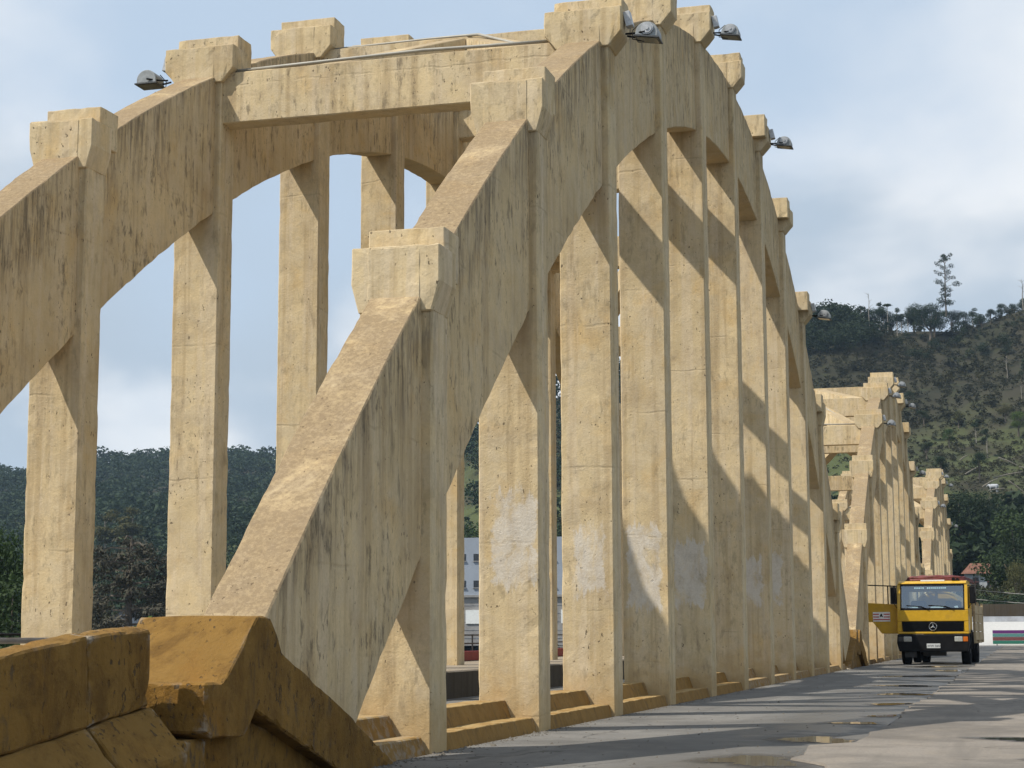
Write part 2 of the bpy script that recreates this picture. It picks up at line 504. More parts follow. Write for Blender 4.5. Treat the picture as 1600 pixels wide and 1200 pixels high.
M_LEAF = foliage('leaf_green', (0.022, 0.042, 0.016), (0.055, 0.095, 0.028))
M_LEAF_D = foliage('leaf_dark', (0.014, 0.027, 0.014), (0.034, 0.058, 0.024))
M_LEAF_B = foliage('leaf_bright', (0.045, 0.08, 0.018), (0.10, 0.15, 0.03))
M_LEAF_O = foliage('leaf_olive', (0.05, 0.055, 0.022), (0.10, 0.10, 0.04))
M_BROWN = foliage('leaf_brown', (0.036, 0.037, 0.026), (0.088, 0.083, 0.058), scale=1.2, trans=0.1)
M_SCRUB = foliage('scrub_leaf', (0.020, 0.024, 0.014), (0.062, 0.064, 0.030), scale=0.07)
M_FOREST = foliage('forest_leaf', (0.016, 0.034, 0.02), (0.05, 0.082, 0.036), scale=0.06)
M_BARK = plain('bark', (0.12, 0.10, 0.08), 0.9, var=0.3)
M_PALEBARK = plain('pale_bark', (0.22, 0.20, 0.17), 0.9, var=0.25)
M_GALV = plain('galvanised_metal', (0.42, 0.43, 0.44), 0.45, 0.6, 0.15, 20.0)
M_LAMP = plain('lamp_paint', (0.27, 0.29, 0.30), 0.5, 0.2, 0.15, 20.0, dirt=0.3)
M_LAMPDARK = plain('lamp_dark', (0.07, 0.075, 0.08), 0.5, 0.1, 0.15, 20.0)
M_LENS = plain('lamp_glass', (0.13, 0.125, 0.10), 0.12, 0.0, 0.1, 20.0, spec=0.6)
M_BLACK = plain('black_rubber', (0.010, 0.010, 0.011), 0.8, var=0.2, spec=0.1)
M_BLACKP = plain('black_plastic', (0.008, 0.008, 0.009), 0.55, var=0.2, dirt=0.06, spec=0.12)
M_YELLOW = plain('yellow_paint', (0.52, 0.305, 0.014), 0.4, var=0.08, coat=0.2, dirt=0.28)
M_PIPE = plain('white_conduit', (0.30, 0.285, 0.245), 0.5, var=0.1)
M_RAIL = plain('rail_paint', (0.03, 0.03, 0.032), 0.6)
M_RAILG = plain('rail_grey', (0.20, 0.20, 0.21), 0.45, 0.3)
M_REDK = plain('red_paint', (0.20, 0.012, 0.016), 0.6, dirt=0.3)
M_DARKC = concrete('dark_concrete', (0.085, 0.07, 0.05), mold=0.8, lichen=0.2)
M_WALK = concrete('walkway_concrete', (0.30, 0.26, 0.20), mold=0.4, lichen=0.3)
M_WHITE = plain('white_render', (0.80, 0.80, 0.78), 0.8, var=0.03)

# ------------------------------------------------------------------ the land
AZ_R = [(-180, 0.0), (-30, 0.0), (-22, 0.03), (-17.0, 0.118), (-14.1, 0.134), (-10, 0.155), (-6.2, 0.170), (-4.8, 0.173), (-3.4, 0.169),
        (-1.5, 0.170), (-0.3, 0.174), (0.5, 0.177), (6, 0.185), (25, 0.17), (60, 0.09), (100, 0.03), (180, 0.0)]
AZ_L = [(-180, 0.03), (-60, 0.06), (-33.5, 0.078), (-31.6, 0.084), (-30.9, 0.085), (-28.7, 0.095), (-26.5, 0.098), (-23.2, 0.097),
        (-17, 0.11), (-14, 0.11), (0, 0.1), (60, 0.05), (180, 0.03)]


def terrain(x, y):
    x = np.asarray(x, float)
    y = np.asarray(y, float)
    r = np.hypot(x, y)
    az = np.degrees(np.arctan2(x, y))
    base = -4.0 + 3.85 * np.clip((r - 118) / 26, 0, 1) ** 2 * np.clip((az + 14) / 6, 0, 1)
    base = np.where(r > 200, np.maximum(base, -4 + 3.85 * np.clip((r - 118) / 100, 0, 1)), base)
    rr = np.interp(az, *zip(*AZ_R)) * 430
    tt = (r - 165) / (430 - 165)
    zr = rr * np.where(tt < 1, np.clip(tt, 0, 1) ** 1.8, np.clip(1 - (tt - 1) * 0.4, 0, 1))
    rl = np.interp(az, *zip(*AZ_L)) * 800
    tl = (r - 180) / (800 - 180)
    zl = rl * np.where(tl < 1, np.clip(tl, 0, 1) ** 1.35, np.clip(1 - (tl - 1) * 0.15, 0.2, 1))
    bump = 1.4 * np.sin(x * 0.043 + 1.3) * np.cos(y * 0.037) + 0.8 * np.sin(x * 0.11 + y * 0.09) + 0.4 * np.sin(x * 0.31 - y * 0.23)
    return np.maximum(np.maximum(zr, zl), 0) + base + bump * np.clip((r - 180) / 120, 0, 1) * np.clip((1300 - r) / 300, 0, 1)


def tz(x, y):
    return float(terrain(x, y))


def ground_mat():
    mt, t, b = new_mat('hill_ground')
    P = nd(t, 'ShaderNodeNewGeometry').outputs['Position']
    n = noise(t, P, 0.035, 7.0, 0.65, 0.5)
    n2 = noise(t, P, 0.35, 7.0, 0.7, 0.3)
    c = mixc(t, sstep(t, n, 0.36, 0.64), (0.024, 0.025, 0.016), (0.042, 0.038, 0.026))
    c = mixc(t, sstep(t, n2, 0.5, 0.66), c, (0.036, 0.04, 0.019))
    c = mixc(t, mth(t, 'MULTIPLY', sstep(t, noise(t, P, 1.3, 5.0, 0.7), 0.5, 0.7), 0.6), c, (0.03, 0.028, 0.018))
    zz = nd(t, 'ShaderNodeSeparateXYZ', {0: P}).outputs[2]          # grass on the gentler lower slope
    gm = mth(t, 'MULTIPLY', mth(t, 'MULTIPLY', sstep(t, zz, 52.0, 30.0), sstep(t, zz, 1.0, 6.0)), sstep(t, noise(t, P, 0.05, 5.0, 0.65, 0.6), 0.40, 0.58))
    c = mixc(t, mth(t, 'MULTIPLY', gm, 0.8), c, (0.070, 0.086, 0.034))
    t.links.new(c, b.inputs['Base Color'])
    b.inputs['Roughness'].default_value = 0.95
    b.inputs['Specular IOR Level'].default_value = 0.1
    return mt


M_GROUND = ground_mat()
azs = np.radians(np.concatenate([np.arange(-180, -42, 6.0), np.arange(-42, 14, 0.45), np.arange(14, 180, 6.0)]))
rs = np.concatenate([[2.0, 30, 60, 90, 105], np.arange(115, 480, 5.0), np.arange(480, 900, 12.0), [950, 1050, 1200, 1400]])
A, Rr = np.meshgrid(azs, rs, indexing='ij')
gx, gy = Rr * np.sin(A), Rr * np.cos(A)
gz = terrain(gx, gy)
na, nr = A.shape
verts = np.stack([gx, gy, gz], -1).reshape(-1, 3)
faces = []
for i in range(na):
    j = (i + 1) % na
    for k in range(nr - 1):
        faces.append((i * nr + k, i * nr + k + 1, j * nr + k + 1, j * nr + k))
me = bpy.data.meshes.new('ground')
me.from_pydata(verts.tolist(), [], faces)
me.materials.append(M_GROUND)
me.polygons.foreach_set('use_smooth', [True] * len(me.polygons))
link('ground', me, kind='structure')

# ------------------------------------------------------------------ the deck
JX = -1.42                                              # joint between the grey lane and the paler slab
b = MB()
b.box(-4.70, JX, -12, 150, -0.9, 0.0)
b.build('road', M_ROAD, kind='structure')
rg = random.Random(3)
pts = []
y = -12.0
while y < 150:
    pts.append((JX + 0.05 * math.sin(y * 0.7) + rg.uniform(-0.05, 0.05) - (0.28 if 13.6 < y < 16.2 else 0.0), y))
    y += rg.uniform(0.25, 0.7)
b = MB()
for (xa, ya), (xb, yb) in zip(pts[:-1], pts[1:]):
    b.add([(xa, ya, 0.022), (6.2, ya, 0.022), (6.2, yb, 0.022), (xb, yb, 0.022)], [(0, 1, 2, 3)])
    b.add([(xa - 0.012, ya, 0.003), (xa, ya, 0.022), (xb, yb, 0.022), (xb - 0.012, yb, 0.003)], [(0, 1, 2, 3)])
b.box(JX + 0.02, 6.2, -12, 150, -0.9, 0.0)
b.build('road_slab', M_SLAB, kind='structure')
b = MB()
b.box(-8.5, -5.42, -12, 150, -0.9, 0.0)
b.build('deck', M_DECK, kind='structure')
b = MB()
b.box(-12.0, -8.5, -12, 150, -0.9, 0.42)
b.build('walkway', M_WALK, bevel=0.02, kind='structure')
b = MB()
b.box(-8.497, -8.47, -12, 150, 0.0, 0.40)
b.build('kerb', M_DARKC, kind='structure')
b = MB()
b.box(-40, 40, 150.003, 158, -0.7, -0.02)
b.build('cross_road', M_ROAD, kind='structure')


def puddle(cx, cy, lx, ly, seed, z=0.006):
    r = random.Random(seed)
    n = 60
    ph = [r.uniform(0, 6.28) for _ in range(4)]
    vs, wet = [(cx, cy, z)], [1.0]
    for rr_, wv in ((0.78, 1.0), (1.0, 0.5), (1.75, 0.0)):
        for i in range(n):
            a = 2 * math.pi * i / n
            k = 1 + 0.22 * math.sin(2 * a + ph[0]) + 0.16 * math.sin(3 * a + ph[1]) + 0.10 * math.sin(5 * a + ph[2])
            if rr_ < 1.5:
                k += 0.07 * math.sin(9 * a + ph[3]) + 0.05 * math.sin(17 * a + ph[1])
            vs.append((cx + rr_ * lx * k * math.cos(a), cy + rr_ * ly * k * math.sin(a), z))
            wet.append(wv)
    b = MB()
    b.add(vs, [(0, 1 + i, 1 + (i + 1) % n) for i in range(n)] + [(1 + q * n + i, 1 + (q + 1) * n + i, 1 + (q + 1) * n + (i + 1) % n, 1 + q * n + (i + 1) % n) for q in (0, 1) for i in range(n)])
    o = b.build('puddle', M_WATER, kind='structure')
    at_ = o.data.attributes.new('wet', 'FLOAT', 'POINT')
    at_.data.foreach_set('value', wet)


for i, pr in enumerate([(-1.85, 16.85, 0.30, 0.48), (-2.02, 14.0, 0.30, 0.55), (-1.78, 20.1, 0.20, 0.28), (-1.62, 21.9, 0.14, 0.3), (-1.80, 25.6, 0.26, 0.35),
                        (-1.85, 29.8, 0.36, 0.55), (-2.1, 34.6, 0.48, 0.5), (-2.2, 42.4, 0.65, 0.8), (-1.9, 49.0, 0.4, 0.9), (-2.6, 54.8, 0.8, 1.0)]):
    puddle(*pr, seed=i + 11)
puddle(0.05, 16.9, 0.34, 0.36, 40, z=0.027)
puddle(0.1, 14.2, 0.12, 0.08, 41, z=0.027)

# ------------------------------------------------------------------ the arches
SP = 3.5064                                            # hanger spacing
TH = 0.4274                                            # hanger depth along the bridge
YC = 14.2797 + 5 * SP + TH / 2                         # middle hanger of the first span
SPAN = 43.9748
XR, XL = -5.035, -10.31                                # axes of the two arch planes
HW = 0.325                                             # half width of a hanger
RW = 0.235                                             # half width of the rib


def rib_top(u):
    d = u / SP
    return 11.02 - 0.2842 * d * d + 0.000163 * d ** 4


def rib_bot(u):
    d = u / SP
    return 9.489 - 0.327 * d * d + 0.00075 * d ** 4


def rough(me, amp, cell, seed, keep=None):
    """Cut a mesh finely and push its points about a little, so that edges look cast and chipped."""
    bm = bmesh.new()
    bm.from_mesh(me)
    bmesh.ops.triangulate(bm, faces=[f for f in bm.faces if len(f.verts) > 4])
    for _ in range(9):
        es = [e for e in bm.edges if e.calc_length() > cell * 1.6]
        if not es or len(bm.verts) > 30000:
            break
        bmesh.ops.subdivide_edges(bm, edges=es, cuts=1, use_grid_fill=True)
    from mathutils import noise as mn
    bm.normal_update()
    sharp = {}
    for e in bm.edges:
        if len(e.link_faces) == 2 and e.calc_face_angle(0) > 0.5:
            for v in e.verts:
                sharp[v] = True
    moves = {}
    for v in bm.verts:
        p = v.co * 3.0 + Vector((seed * 7.3, seed * 1.1, 0))
        k = amp * mn.noise(p) * 0.8
        if v in sharp:
            q = v.co * 11.0 + Vector((seed * 3.3, 0, 0))
            k -= amp * 1.6 * max(0.0, mn.noise(q) + mn.noise(q * 2.7) * 0.5 - 0.05)
        moves[v] = v.normal * k
    for v, mv in moves.items():
        v.co += mv
    bm.to_mesh(me)
    bm.free()
    me.update()
    return me


def rib_mesh(near):
    b = MB()
    us = np.arange(-21.5, 21.51, 0.18 if near else 0.5)
    zb = lambda u: max(rib_bot(u), -0.3)
    top = [(u, rib_top(u)) for u in us]
    bot = [(u, zb(u)) for u in us]
    n = len(us)
    for s, x in ((0, -RW), (1, RW)):
        b.v += [(x, u, z) for u, z in top] + [(x, u, z) for u, z in bot]
    o = 2 * n
    for i in range(n - 1):
        b.f += [(i, i + 1, n + i + 1, n + i), (o + i + 1, o + i, o + n + i, o + n + i + 1),
                (i + 1, i, o + i, o + i + 1), (n + i, n + i + 1, o + n + i + 1, o + n + i)]
    b.f += [(0, n, o + n, o), (n - 1, o + n - 1, o + 2 * n - 1, 2 * n - 1)]
    b.mi = [0] * len(b.f)
    me = b.mesh('rib', M_RIB, bevel=0.012)
    if near:
        me = rough(me, 0.010, 0.13, 1)
    return me


def cap_dims(k):
    d = k - 6
    u = d * SP
    uf = u - math.copysign(TH / 2, d) if d else u - TH / 2
    zf = rib_top(abs(u) + TH / 2) if d else rib_top(0) - 0.05
    return u, zf, d


def cap_mesh(k, near):
    """Hammerhead block round the rib on top of a hanger, corbelled out at both sides."""
    u, zf, d = cap_dims(k)
    s = -1 if d <= 0 else 1                            # the downhill side
    if abs(d) >= 4:
        hw, ch, dx = 0.40, 0.26, 0.07
    else:
        hw, ch, dx = 0.50, 0.19, 0.165
    zt = zf + 0.42
    poly = [(-hw, zt), (hw, zt), (hw, zf + 0.10), (hw - dx, zf + 0.10 - ch), (-hw + dx, zf + 0.10 - ch), (-hw, zf + 0.10)]
    y0, y1 = u - 0.245, u + 0.225
    b = MB()
    b.prism(poly, y0, y1, 'y')
    if s < 0:
        b.box(-RW - 0.02, RW - 0.005, y0 - 0.006, y0 + 0.05, zf - 0.06, zt - 0.012)
    me = b.mesh('cap', M_CAP, bevel=0.012)
    if near:
        me = rough(me, 0.013, 0.10, 20 + k)
    b = MB()
    t1 = zt + (0.20 if d else 0.16)
    ya, yb = (u + 0.0, u + 0.42) if s < 0 else (u - 0.42, u)
    if d == 0:
        ya, yb = u - 0.2, u + 0.2
    b.box(-hw + 0.07, hw - 0.035, ya, yb, zt - 0.25, t1)
    m2 = b.mesh('cap_slab', M_CAP, bevel=0.01)
    if near:
        m2 = rough(m2, 0.012, 0.10, 50 + k)
    # a raised panel framed on the block's downhill face, between the cheeks
    return me, m2


def hanger_mesh(k, near, mat):
    d = k - 6
    u = d * SP
    b = MB()
    b.box(-HW, HW, u - TH / 2, u + TH / 2, -0.35, rib_top(u) + 0.02)
    me = b.mesh('hanger', mat, bevel=0.015)
    if near and k <= 6:
        me = rough(me, 0.008, 0.12, 80 + k)
    return me


FOOT = [(9.80, 0.685), (10.06, 0.69), (10.54, 1.085), (10.74, 1.085), (10.93, 0.86), (12.18, 0.40), (13.2, -0.02), (12.12, -0.02),
        (10.53, 0.50), (10.36, 0.345), (9.90, 0.365), (9.80, 0.40)]


def foot_mesh(sgn):
    """Splayed foot block with a sloping wing; sgn -1 near end, +1 far end (mirrored)."""
    pr = [((y - YC) * -sgn, z) for y, z in FOOT]
    b = MB()
    b.prism(pr, -0.415, 0.415, 'x')
    base = [((y - YC) * -sgn, z) for y, z in [(10.0, -0.3), (10.0, 0.42), (10.5, 0.46), (12.6, 0.05), (12.6, -0.3)]]
    b.prism(base, -0.30, 0.30, 'x')
    me = b.mesh('foot', M_OCHRE, bevel=0.012)
    return rough(me, 0.016, 0.06 if sgn < 0 else 0.3, 5)


CACHE = {}


def cached(key, fn):
    if key not in CACHE:
        CACHE[key] = fn()
    return CACHE[key]


def build_arch(x, yc, label, near):
    t = thing('concrete_arch', label, 'arch', (x, yc, 0), group='twin concrete arches along the bridge')
    link('rib', cached(('rib', near), lambda: rib_mesh(near)), t)
    for k in range(1, 12):
        mat = M_PATCH.get(k, M_HANG) if near == 2 else M_HANG
        nk = bool(near) and True
        link('hanger', cached(('h', k, near if k in M_PATCH else bool(near)), lambda: hanger_mesh(k, nk, mat)), t)
        me, m2 = cached(('c', k, bool(near)), lambda: cap_mesh(k, nk and k < 9))
        c = link('cap', me, t)
        link('cap_slab', m2, c)
    for sgn in (-1, 1):
        link('foot', cached(('f', sgn), lambda: foot_mesh(sgn)), t)
    return t


build_arch(XR, YC, 'near right-hand concrete arch, tallest in the picture, with whitish paint blotches on its hangers', 2)
build_arch(XL, YC, 'near left-hand concrete arch standing on the walkway, cut off by the left picture edge', 1)
build_arch(XR, YC + SPAN, 'middle concrete arch just behind the open door of the yellow truck', 0)
build_arch(XL, YC + SPAN, 'middle left-hand concrete arch, mostly hidden behind the near right arch', 0)
build_arch(XR, YC + 2 * SPAN, 'farthest concrete arch, rising small above the yellow truck roof', 0)
build_arch(XL, YC + 2 * SPAN, 'farthest left-hand concrete arch, only its beams and top showing over the truck', 0)

ORD = {3: 'nearest', 4: 'second', 5: 'third', 6: 'middle', 7: 'fifth', 8: 'sixth', 9: 'farthest'}
SPN = ['near', 'middle', 'farthest']
for s in range(3):
    for k in range(3, 10):
        u = (k - 6) * SP
        yy = YC + s * SPAN + u
        zt = rib_top(abs(u) + TH / 2) + 0.05
        def mk():
            b = MB()
            b.box(XL + RW + 0.004, XR - RW - 0.004, -0.165, 0.165, -0.70, 0.0)
            me = b.mesh('cross_beam', M_BEAM, bevel=0.014)
            return rough(me, 0.007, 0.14, 99) if s == 0 else me
        o = link('cross_beam', cached(('beam', s == 0), mk), loc=(0, yy, zt))
        o['label'] = '%s cross beam between the twin arches of the %s span' % (ORD[k], SPN[s])
        o['category'] = 'beam'
        o['group'] = 'concrete cross beams tying the twin arches'

# chevron braces in plan: legs at the arch ends of one beam, apex at the middle of the next beam towards the crown
XM = (XL + XR) / 2
for s in range(3):
    for k in range(3, 9):
        foot_k, apex_k = (k, k + 1) if k < 6 else (k + 1, k)
        sg = 1 if apex_k > foot_k else -1
        for side in (1, -1):
            xf = XM + side * ((XR - XL) / 2 - RW - 0.004)
            yf = YC + s * SPAN + (foot_k - 6) * SP + sg * 0.168
            ya = YC + s * SPAN + (apex_k - 6) * SP - sg * 0.168
            zf, za = rib_top(abs(foot_k - 6) * SP + 0.1) - 0.02, rib_top(abs(apex_k - 6) * SP + 0.1) - 0.02
            xi = XM + side * 0.004
            b = MB()
            w = 0.19
            vs = []
            for (x, y, z, dx) in ((xf, yf, zf, -side * 2 * w), (xi, ya, za, side * 2 * w)):
                for d_ in (0, dx):
                    vs += [(x + d_, y, z - 0.50), (x + d_, y, z)]
            b.add([vs[0], vs[1], vs[2], vs[3], vs[6], vs[7], vs[4], vs[5]], [(0, 1, 3, 2), (4, 6, 7, 5), (0, 4, 5, 1), (2, 3, 7, 6), (1, 5, 7, 3), (0, 2, 6, 4)])
            b.build('cross_brace', M_BEAM, bevel=0.01, label='%s brace from the %s cross beam to the middle of the %s, %s span' % ('right' if side > 0 else 'left', ORD[foot_k], ORD[apex_k], SPN[s]),
                    category='brace', group='slanting chevron braces between the twin arches')

# white conduits lying on the beams
def conduit(pts, r, label):
    b = MB()
    b.tube(pts, r, 8)
    b.build('conduit', M_PIPE, smooth=True, label=label, category='pipe', group='white conduits on the beams')


for s in range(2):
    y3 = YC - 3 * SP + s * SPAN - 0.08
    z3 = rib_top(3 * SP + TH / 2) + 0.05
    conduit([(XL + 0.35, y3, z3 + 0.035), (XL + 1.6, y3 - 0.03, z3 + 0.045), (XL + 3.1, y3 + 0.01, z3 + 0.085), (XR - 1.3, y3, z3 + 0.06), (XR - 0.45, y3, z3 + 0.045)], 0.024,
            'white conduit lying along the nearest cross beam of the %s span' % SPN[s])
    y4 = YC - 2 * SP + s * SPAN - 0.05
    z4 = rib_top(2 * SP + TH / 2) + 0.05
    conduit([(XL + 0.5, y4, z4 + 0.03), (XL + 2.0, y4, z4 + 0.05), (XM - 0.1, y4, z4 + 0.05), (XM + 0.25, y4 - 0.3, z4 - 0.06), (XR - 0.45, y4 - 3.0, z3 + 0.03)], 0.022,
            'white conduit bending up from the second cross beam of the %s span' % SPN[s])

# stepped kerb in every bay of the right arches
steps = bpy.data.objects.new('stepped_kerb', None)
COL.objects.link(steps)
steps['kind'] = 'structure'
M_STEP = concrete('step_paint', (0.27, 0.155, 0.045), mold=0.6, lichen=0.0, streak=0.25, tread_light=0.75, mottle=0.35, wear=0.5)


def step_me(lo, near):
    b = MB()
    y0, y1 = TH / 2 - 0.004, SP - TH / 2 + 0.004
    if lo:
        b.prism([(-4.715, -0.1), (-4.790, 0.138), (-5.02, 0.138), (-5.02, -0.1)], y0, y1, 'y')
    else:
        b.prism([(-4.995, 0.10), (-5.075, 0.312), (-5.40, 0.305), (-5.415, -0.1), (-5.02, -0.1)], y0, y1, 'y')
    me = b.mesh('lower_step' if lo else 'upper_step', M_STEP, bevel=0.006)
    return rough(me, 0.010, 0.09, 7 + lo) if near else me


for s in range(3):
    for k in range(0, 12):
        yy = YC + s * SPAN + (k - 6) * SP
        if k == 0:
            continue
        if k == 11:
            continue
        nr = s == 0 and k < 6
        link('lower_step', cached(('st', 1, nr), lambda: step_me(1, nr)), steps, loc=(0, yy, 0))
        link('upper_step', cached(('st', 0, nr), lambda: step_me(0, nr)), steps, loc=(0, yy, 0))
    # short end pieces under the rib ends
    for sg in (-1, 1):
        b = MB()
        ya, yb = sorted((YC + s * SPAN + sg * (5 * SP + TH / 2), YC + s * SPAN + sg * (5 * SP + 2.2)))
        b.prism([(-4.725, -0.1), (-4.795, 0.138), (-5.02, 0.138), (-5.02, -0.1)], ya, yb, 'y')
        b.build('lower_step', M_STEP, steps, bevel=0.012)
        b = MB()
        b.prism([(-4.995, 0.10), (-5.075, 0.312), (-5.40, 0.305), (-5.415, -0.1), (-5.02, -0.1)], ya, yb, 'y')
        b.build('upper_step', M_STEP, steps, bevel=0.012)

# ochre barrier ending in front of the near foot
bt = thing('concrete_barrier', 'ochre concrete barrier with a battered base, rising from the bottom left corner', 'barrier')


def loft(rows, name, mat, parent, seed, cell=0.06):
    b = MB()
    n = len(rows[0])
    for r in rows:
        b.v += r
    for i in range(len(rows) - 1):
        for k in range(n):
            k2 = (k + 1) % n
            b.f.append((i * n + k, i * n + k2, (i + 1) * n + k2, (i + 1) * n + k))
    b.f += [tuple(range(n))[::-1], tuple(range((len(rows) - 1) * n, len(rows) * n))]
    b.mi = [0] * len(b.f)
    me = b.mesh(name, mat, bevel=0.012)
    return link(name, rough(me, 0.014, cell, seed), parent)


def barrier_rows(ys, upper):
    rows = []
    for y in ys:
        f = np.interp(y, [3, 5, 6.5, 8.03, 8.66, 9.2, 9.65], [0.34, 0.50, 0.66, 0.862, 0.935, 0.980, 0.996])
        lz = np.interp(y, [3, 8.03, 9.65], [0.02, 0.365, 0.562])
        oz = lz - 0.27
        if upper:
            rows.append([(-4.905, y, lz), (-4.91, y, f), (-5.03, y, f + 0.024), (-5.05, y, f - 0.05), (-5.24, y, f - 0.06), (-5.24, y, lz - 0.1)])  # low shelf behind the crest is added, unseen, to shade the foot block
        else:
            rows.append([(-4.89, y, lz - 0.006), (-5.23, y, lz - 0.006), (-5.23, y, -0.3), (-4.66, y, -0.3), (-4.66, y, max(oz, -0.25))])
    return rows


loft(barrier_rows([3, 4.5, 6, 7.2, 7.9, 8.5, 8.92], True), 'upper_wall', M_OCHRE, bt, 1)
loft(barrier_rows([8.925, 9.2, 9.45, 9.65], True), 'upper_wall', M_OCHRE, bt, 2)
loft(barrier_rows([3, 5, 7, 8.0, 8.91], False), 'battered_base', M_OCHRE, bt, 3)
loft(barrier_rows([8.935, 9.3, 9.66], False), 'battered_base', M_OCHRE, bt, 4)
b = MB()
b.box(-5.6, -4.70, 9.66, 9.99, -0.3, 0.36)
link('plinth', rough(b.mesh('plinth', M_OCHRE, bevel=0.02), 0.008, 0.08, 8), bt)

# ------------------------------------------------------------------ floodlights on the caps
def floodlight_parts(side):
    """side +1: hangs out to +x. Origin at the corbel's outer edge, local z up."""
    L = {}
    b = MB()
    n = 14
    # half-round body, axis along y, flat glass side below
    R, ln = 0.17, 0.30
    prof = [(R * math.cos(math.pi * i / n), R * 0.95 * math.sin(math.pi * i / n)) for i in range(n + 1)]
    prof = [(-R - 0.0, -0.05)] + prof[::-1][0:] + [(R, -0.05)]
    b.prism([(p[0], p[1]) for p in prof], -ln / 2, ln / 2, 'y')
    L['housing'] = b.mesh('housing', M_LAMP, bevel=0.008)
    b = MB()
    b.box(-R - 0.02, R + 0.03, -ln / 2 - 0.02, ln / 2 + 0.02, -0.075, -0.052)
    L['glass_frame'] = b.mesh('glass_frame', M_LAMPDARK, bevel=0.004)
    b = MB()
    b.box(-R + 0.02, R - 0.01, -ln / 2 + 0.015, ln / 2 - 0.015, -0.082, -0.0755)
    L['glass'] = b.mesh('glass', M_LENS)
    b = MB()
    for rad, y in ((0.095, -ln / 2 - 0.022), (0.075, -ln / 2 - 0.034), (0.03, -ln / 2 - 0.045)):
        b.tube([(0, -ln / 2 + 0.002, 0.055), (0, y, 0.055)], rad, 18)
    L['end_cover'] = b.mesh('end_cover', M_GALV)
    b = MB()
    b.tube([(-0.02, -ln / 2 - 0.03, 0.0), (-0.2, -0.1, -0.02), (-0.34, -0.05, -0.02)], 0.016, 6)
    b.tube([(-0.02, ln / 2 + 0.03, 0.0), (-0.2, 0.1, -0.02), (-0.34, 0.05, -0.02)], 0.016, 6)
    b.tube([(-0.12, -0.1, 0.14), (-0.22, -0.13, 0.02), (-0.2, -0.14, -0.12), (-0.02, -0.12, -0.14)], 0.008, 5)
    L['arm'] = b.mesh('arm', M_BLACKP)
    b = MB()
    b.box(-0.055, 0.055, -0.07, 0.07, -0.12, 0.12)
    L['ballast_box'] = b.mesh('ballast_box', M_GALV, bevel=0.01)
    return L


FL = floodlight_parts(1)


def floodlight(k, s, side, label):
    u, zf, d = cap_dims(k)
    hw = 0.40 if abs(d) >= 4 else 0.50
    xc = XR if side > 0 else XL
    t = thing('floodlight', label, 'floodlight', (xc + side * (hw + 0.31), YC + s * SPAN + u - 0.05, zf + 0.06), 0.0 if side > 0 else math.pi,
              group='floodlights fixed to the arch tops')
    t.scale = (0.84, 0.84, 0.84)
    tilt = 0.16
    for nme in ('housing', 'arm'):
        o = link(nme, FL[nme], t)
        o.rotation_euler = (0, tilt if side > 0 else -0.0, 0)
        if nme == 'housing':
            for c in ('glass_frame', 'glass', 'end_cover'):
                q = link(c, FL[c], o)
    o = link('ballast_box', FL['ballast_box'], t, loc=(-0.30, -0.02, 0.26))
    o.rotation_euler = (0, -0.22, 0)
    return t


for s in range(3):
    for k in (3, 5, 7, 9):
        floodlight(k, s, 1, 'grey floodlight, %s of four along the right arch of the %s span' % ({3: 'nearest', 5: 'second', 7: 'third', 9: 'farthest'}[k], SPN[s]))
floodlight(3, 0, -1, 'grey floodlight on the left arch, dark against the sky at upper left')
floodlight(4, 1, 1, 'grey floodlight on the middle span, beside its second nearest arch cap')

# ------------------------------------------------------------------ railings beyond the left arch
rt = thing('railing', 'dark metal railing with red base along the far side of the walkway', 'railing')
b = MB()
b.box(-11.56, -11.44, 20, 150, 0.425, 0.63)
b.build('base_strip', M_REDK, rt, bevel=0.01)
for z in (0.97, 0.79):
    b = MB()
    b.tube([(-11.5, 20, z), (-11.5, 150, z)], 0.017, 6)
    b.build('rail', M_RAIL, rt)
b = MB()
b.box(-0.014, 0.014, -0.014, 0.014, 0.6, 0.99)
pm = b.mesh('post', M_RAIL)
for i in range(0, 110):
    link('post', pm, rt, loc=(-11.5, 20 + i * 1.18, 0))
ht = thing('handrail', 'grey tube handrail beside the foot of the leftmost hanger', 'handrail')
b = MB()
b.tube([(-9.55, 9.5, 0.925), (-9.55, 17.0, 0.925)], 0.03, 10)
b.build('tube_rail', M_RAILG, ht, smooth=True)
for y in (10.5, 13.5, 16.9):
    b = MB()
    b.tube([(-9.55, y, 0.4), (-9.55, y, 0.92)], 0.025, 8)
    b.build('post', M_RAILG, ht, smooth=True)
b = MB()
b.tube([(-14.0, 12, 1.0), (-14.0, 30, 1.0)], 0.02, 5)
b.build('cable', M_BLACKP, label='dark cable stretched behind the leftmost hanger near its foot', category='cable')

# ------------------------------------------------------------------ yellow truck
M_GLASS, t, bs = new_mat('windscreen_glass')
tr = nd(t, 'ShaderNodeBsdfTransparent', {'Color': (0.55, 0.66, 0.70, 1)})
gl = nd(t, 'ShaderNodeBsdfGlossy', {'Color': (0.8, 0.88, 0.95, 1), 'Roughness': 0.03})
mx = nd(t, 'ShaderNodeMixShader', {0: 0.26})
t.links.new(tr.outputs[0], mx.inputs[1])
t.links.new(gl.outputs[0], mx.inputs[2])
t.links.new(mx.outputs[0], t.nodes['Material Output'].inputs['Surface'])
M_CHROME = plain('chrome', (0.55, 0.56, 0.57), 0.2, 0.9, 0.05)
M_HLAMP = plain('headlamp_glass', (0.42, 0.43, 0.40), 0.15, 0.2, 0.2, 30)
M_ORANGE = plain('orange_lens', (0.5, 0.12, 0.01), 0.3)
M_HOSE = plain('maroon_hose', (0.13, 0.035, 0.038), 0.7, var=0.3, dirt=0.4)
M_PAPER = plain('paper', (0.75, 0.77, 0.76), 0.8, var=0.05)
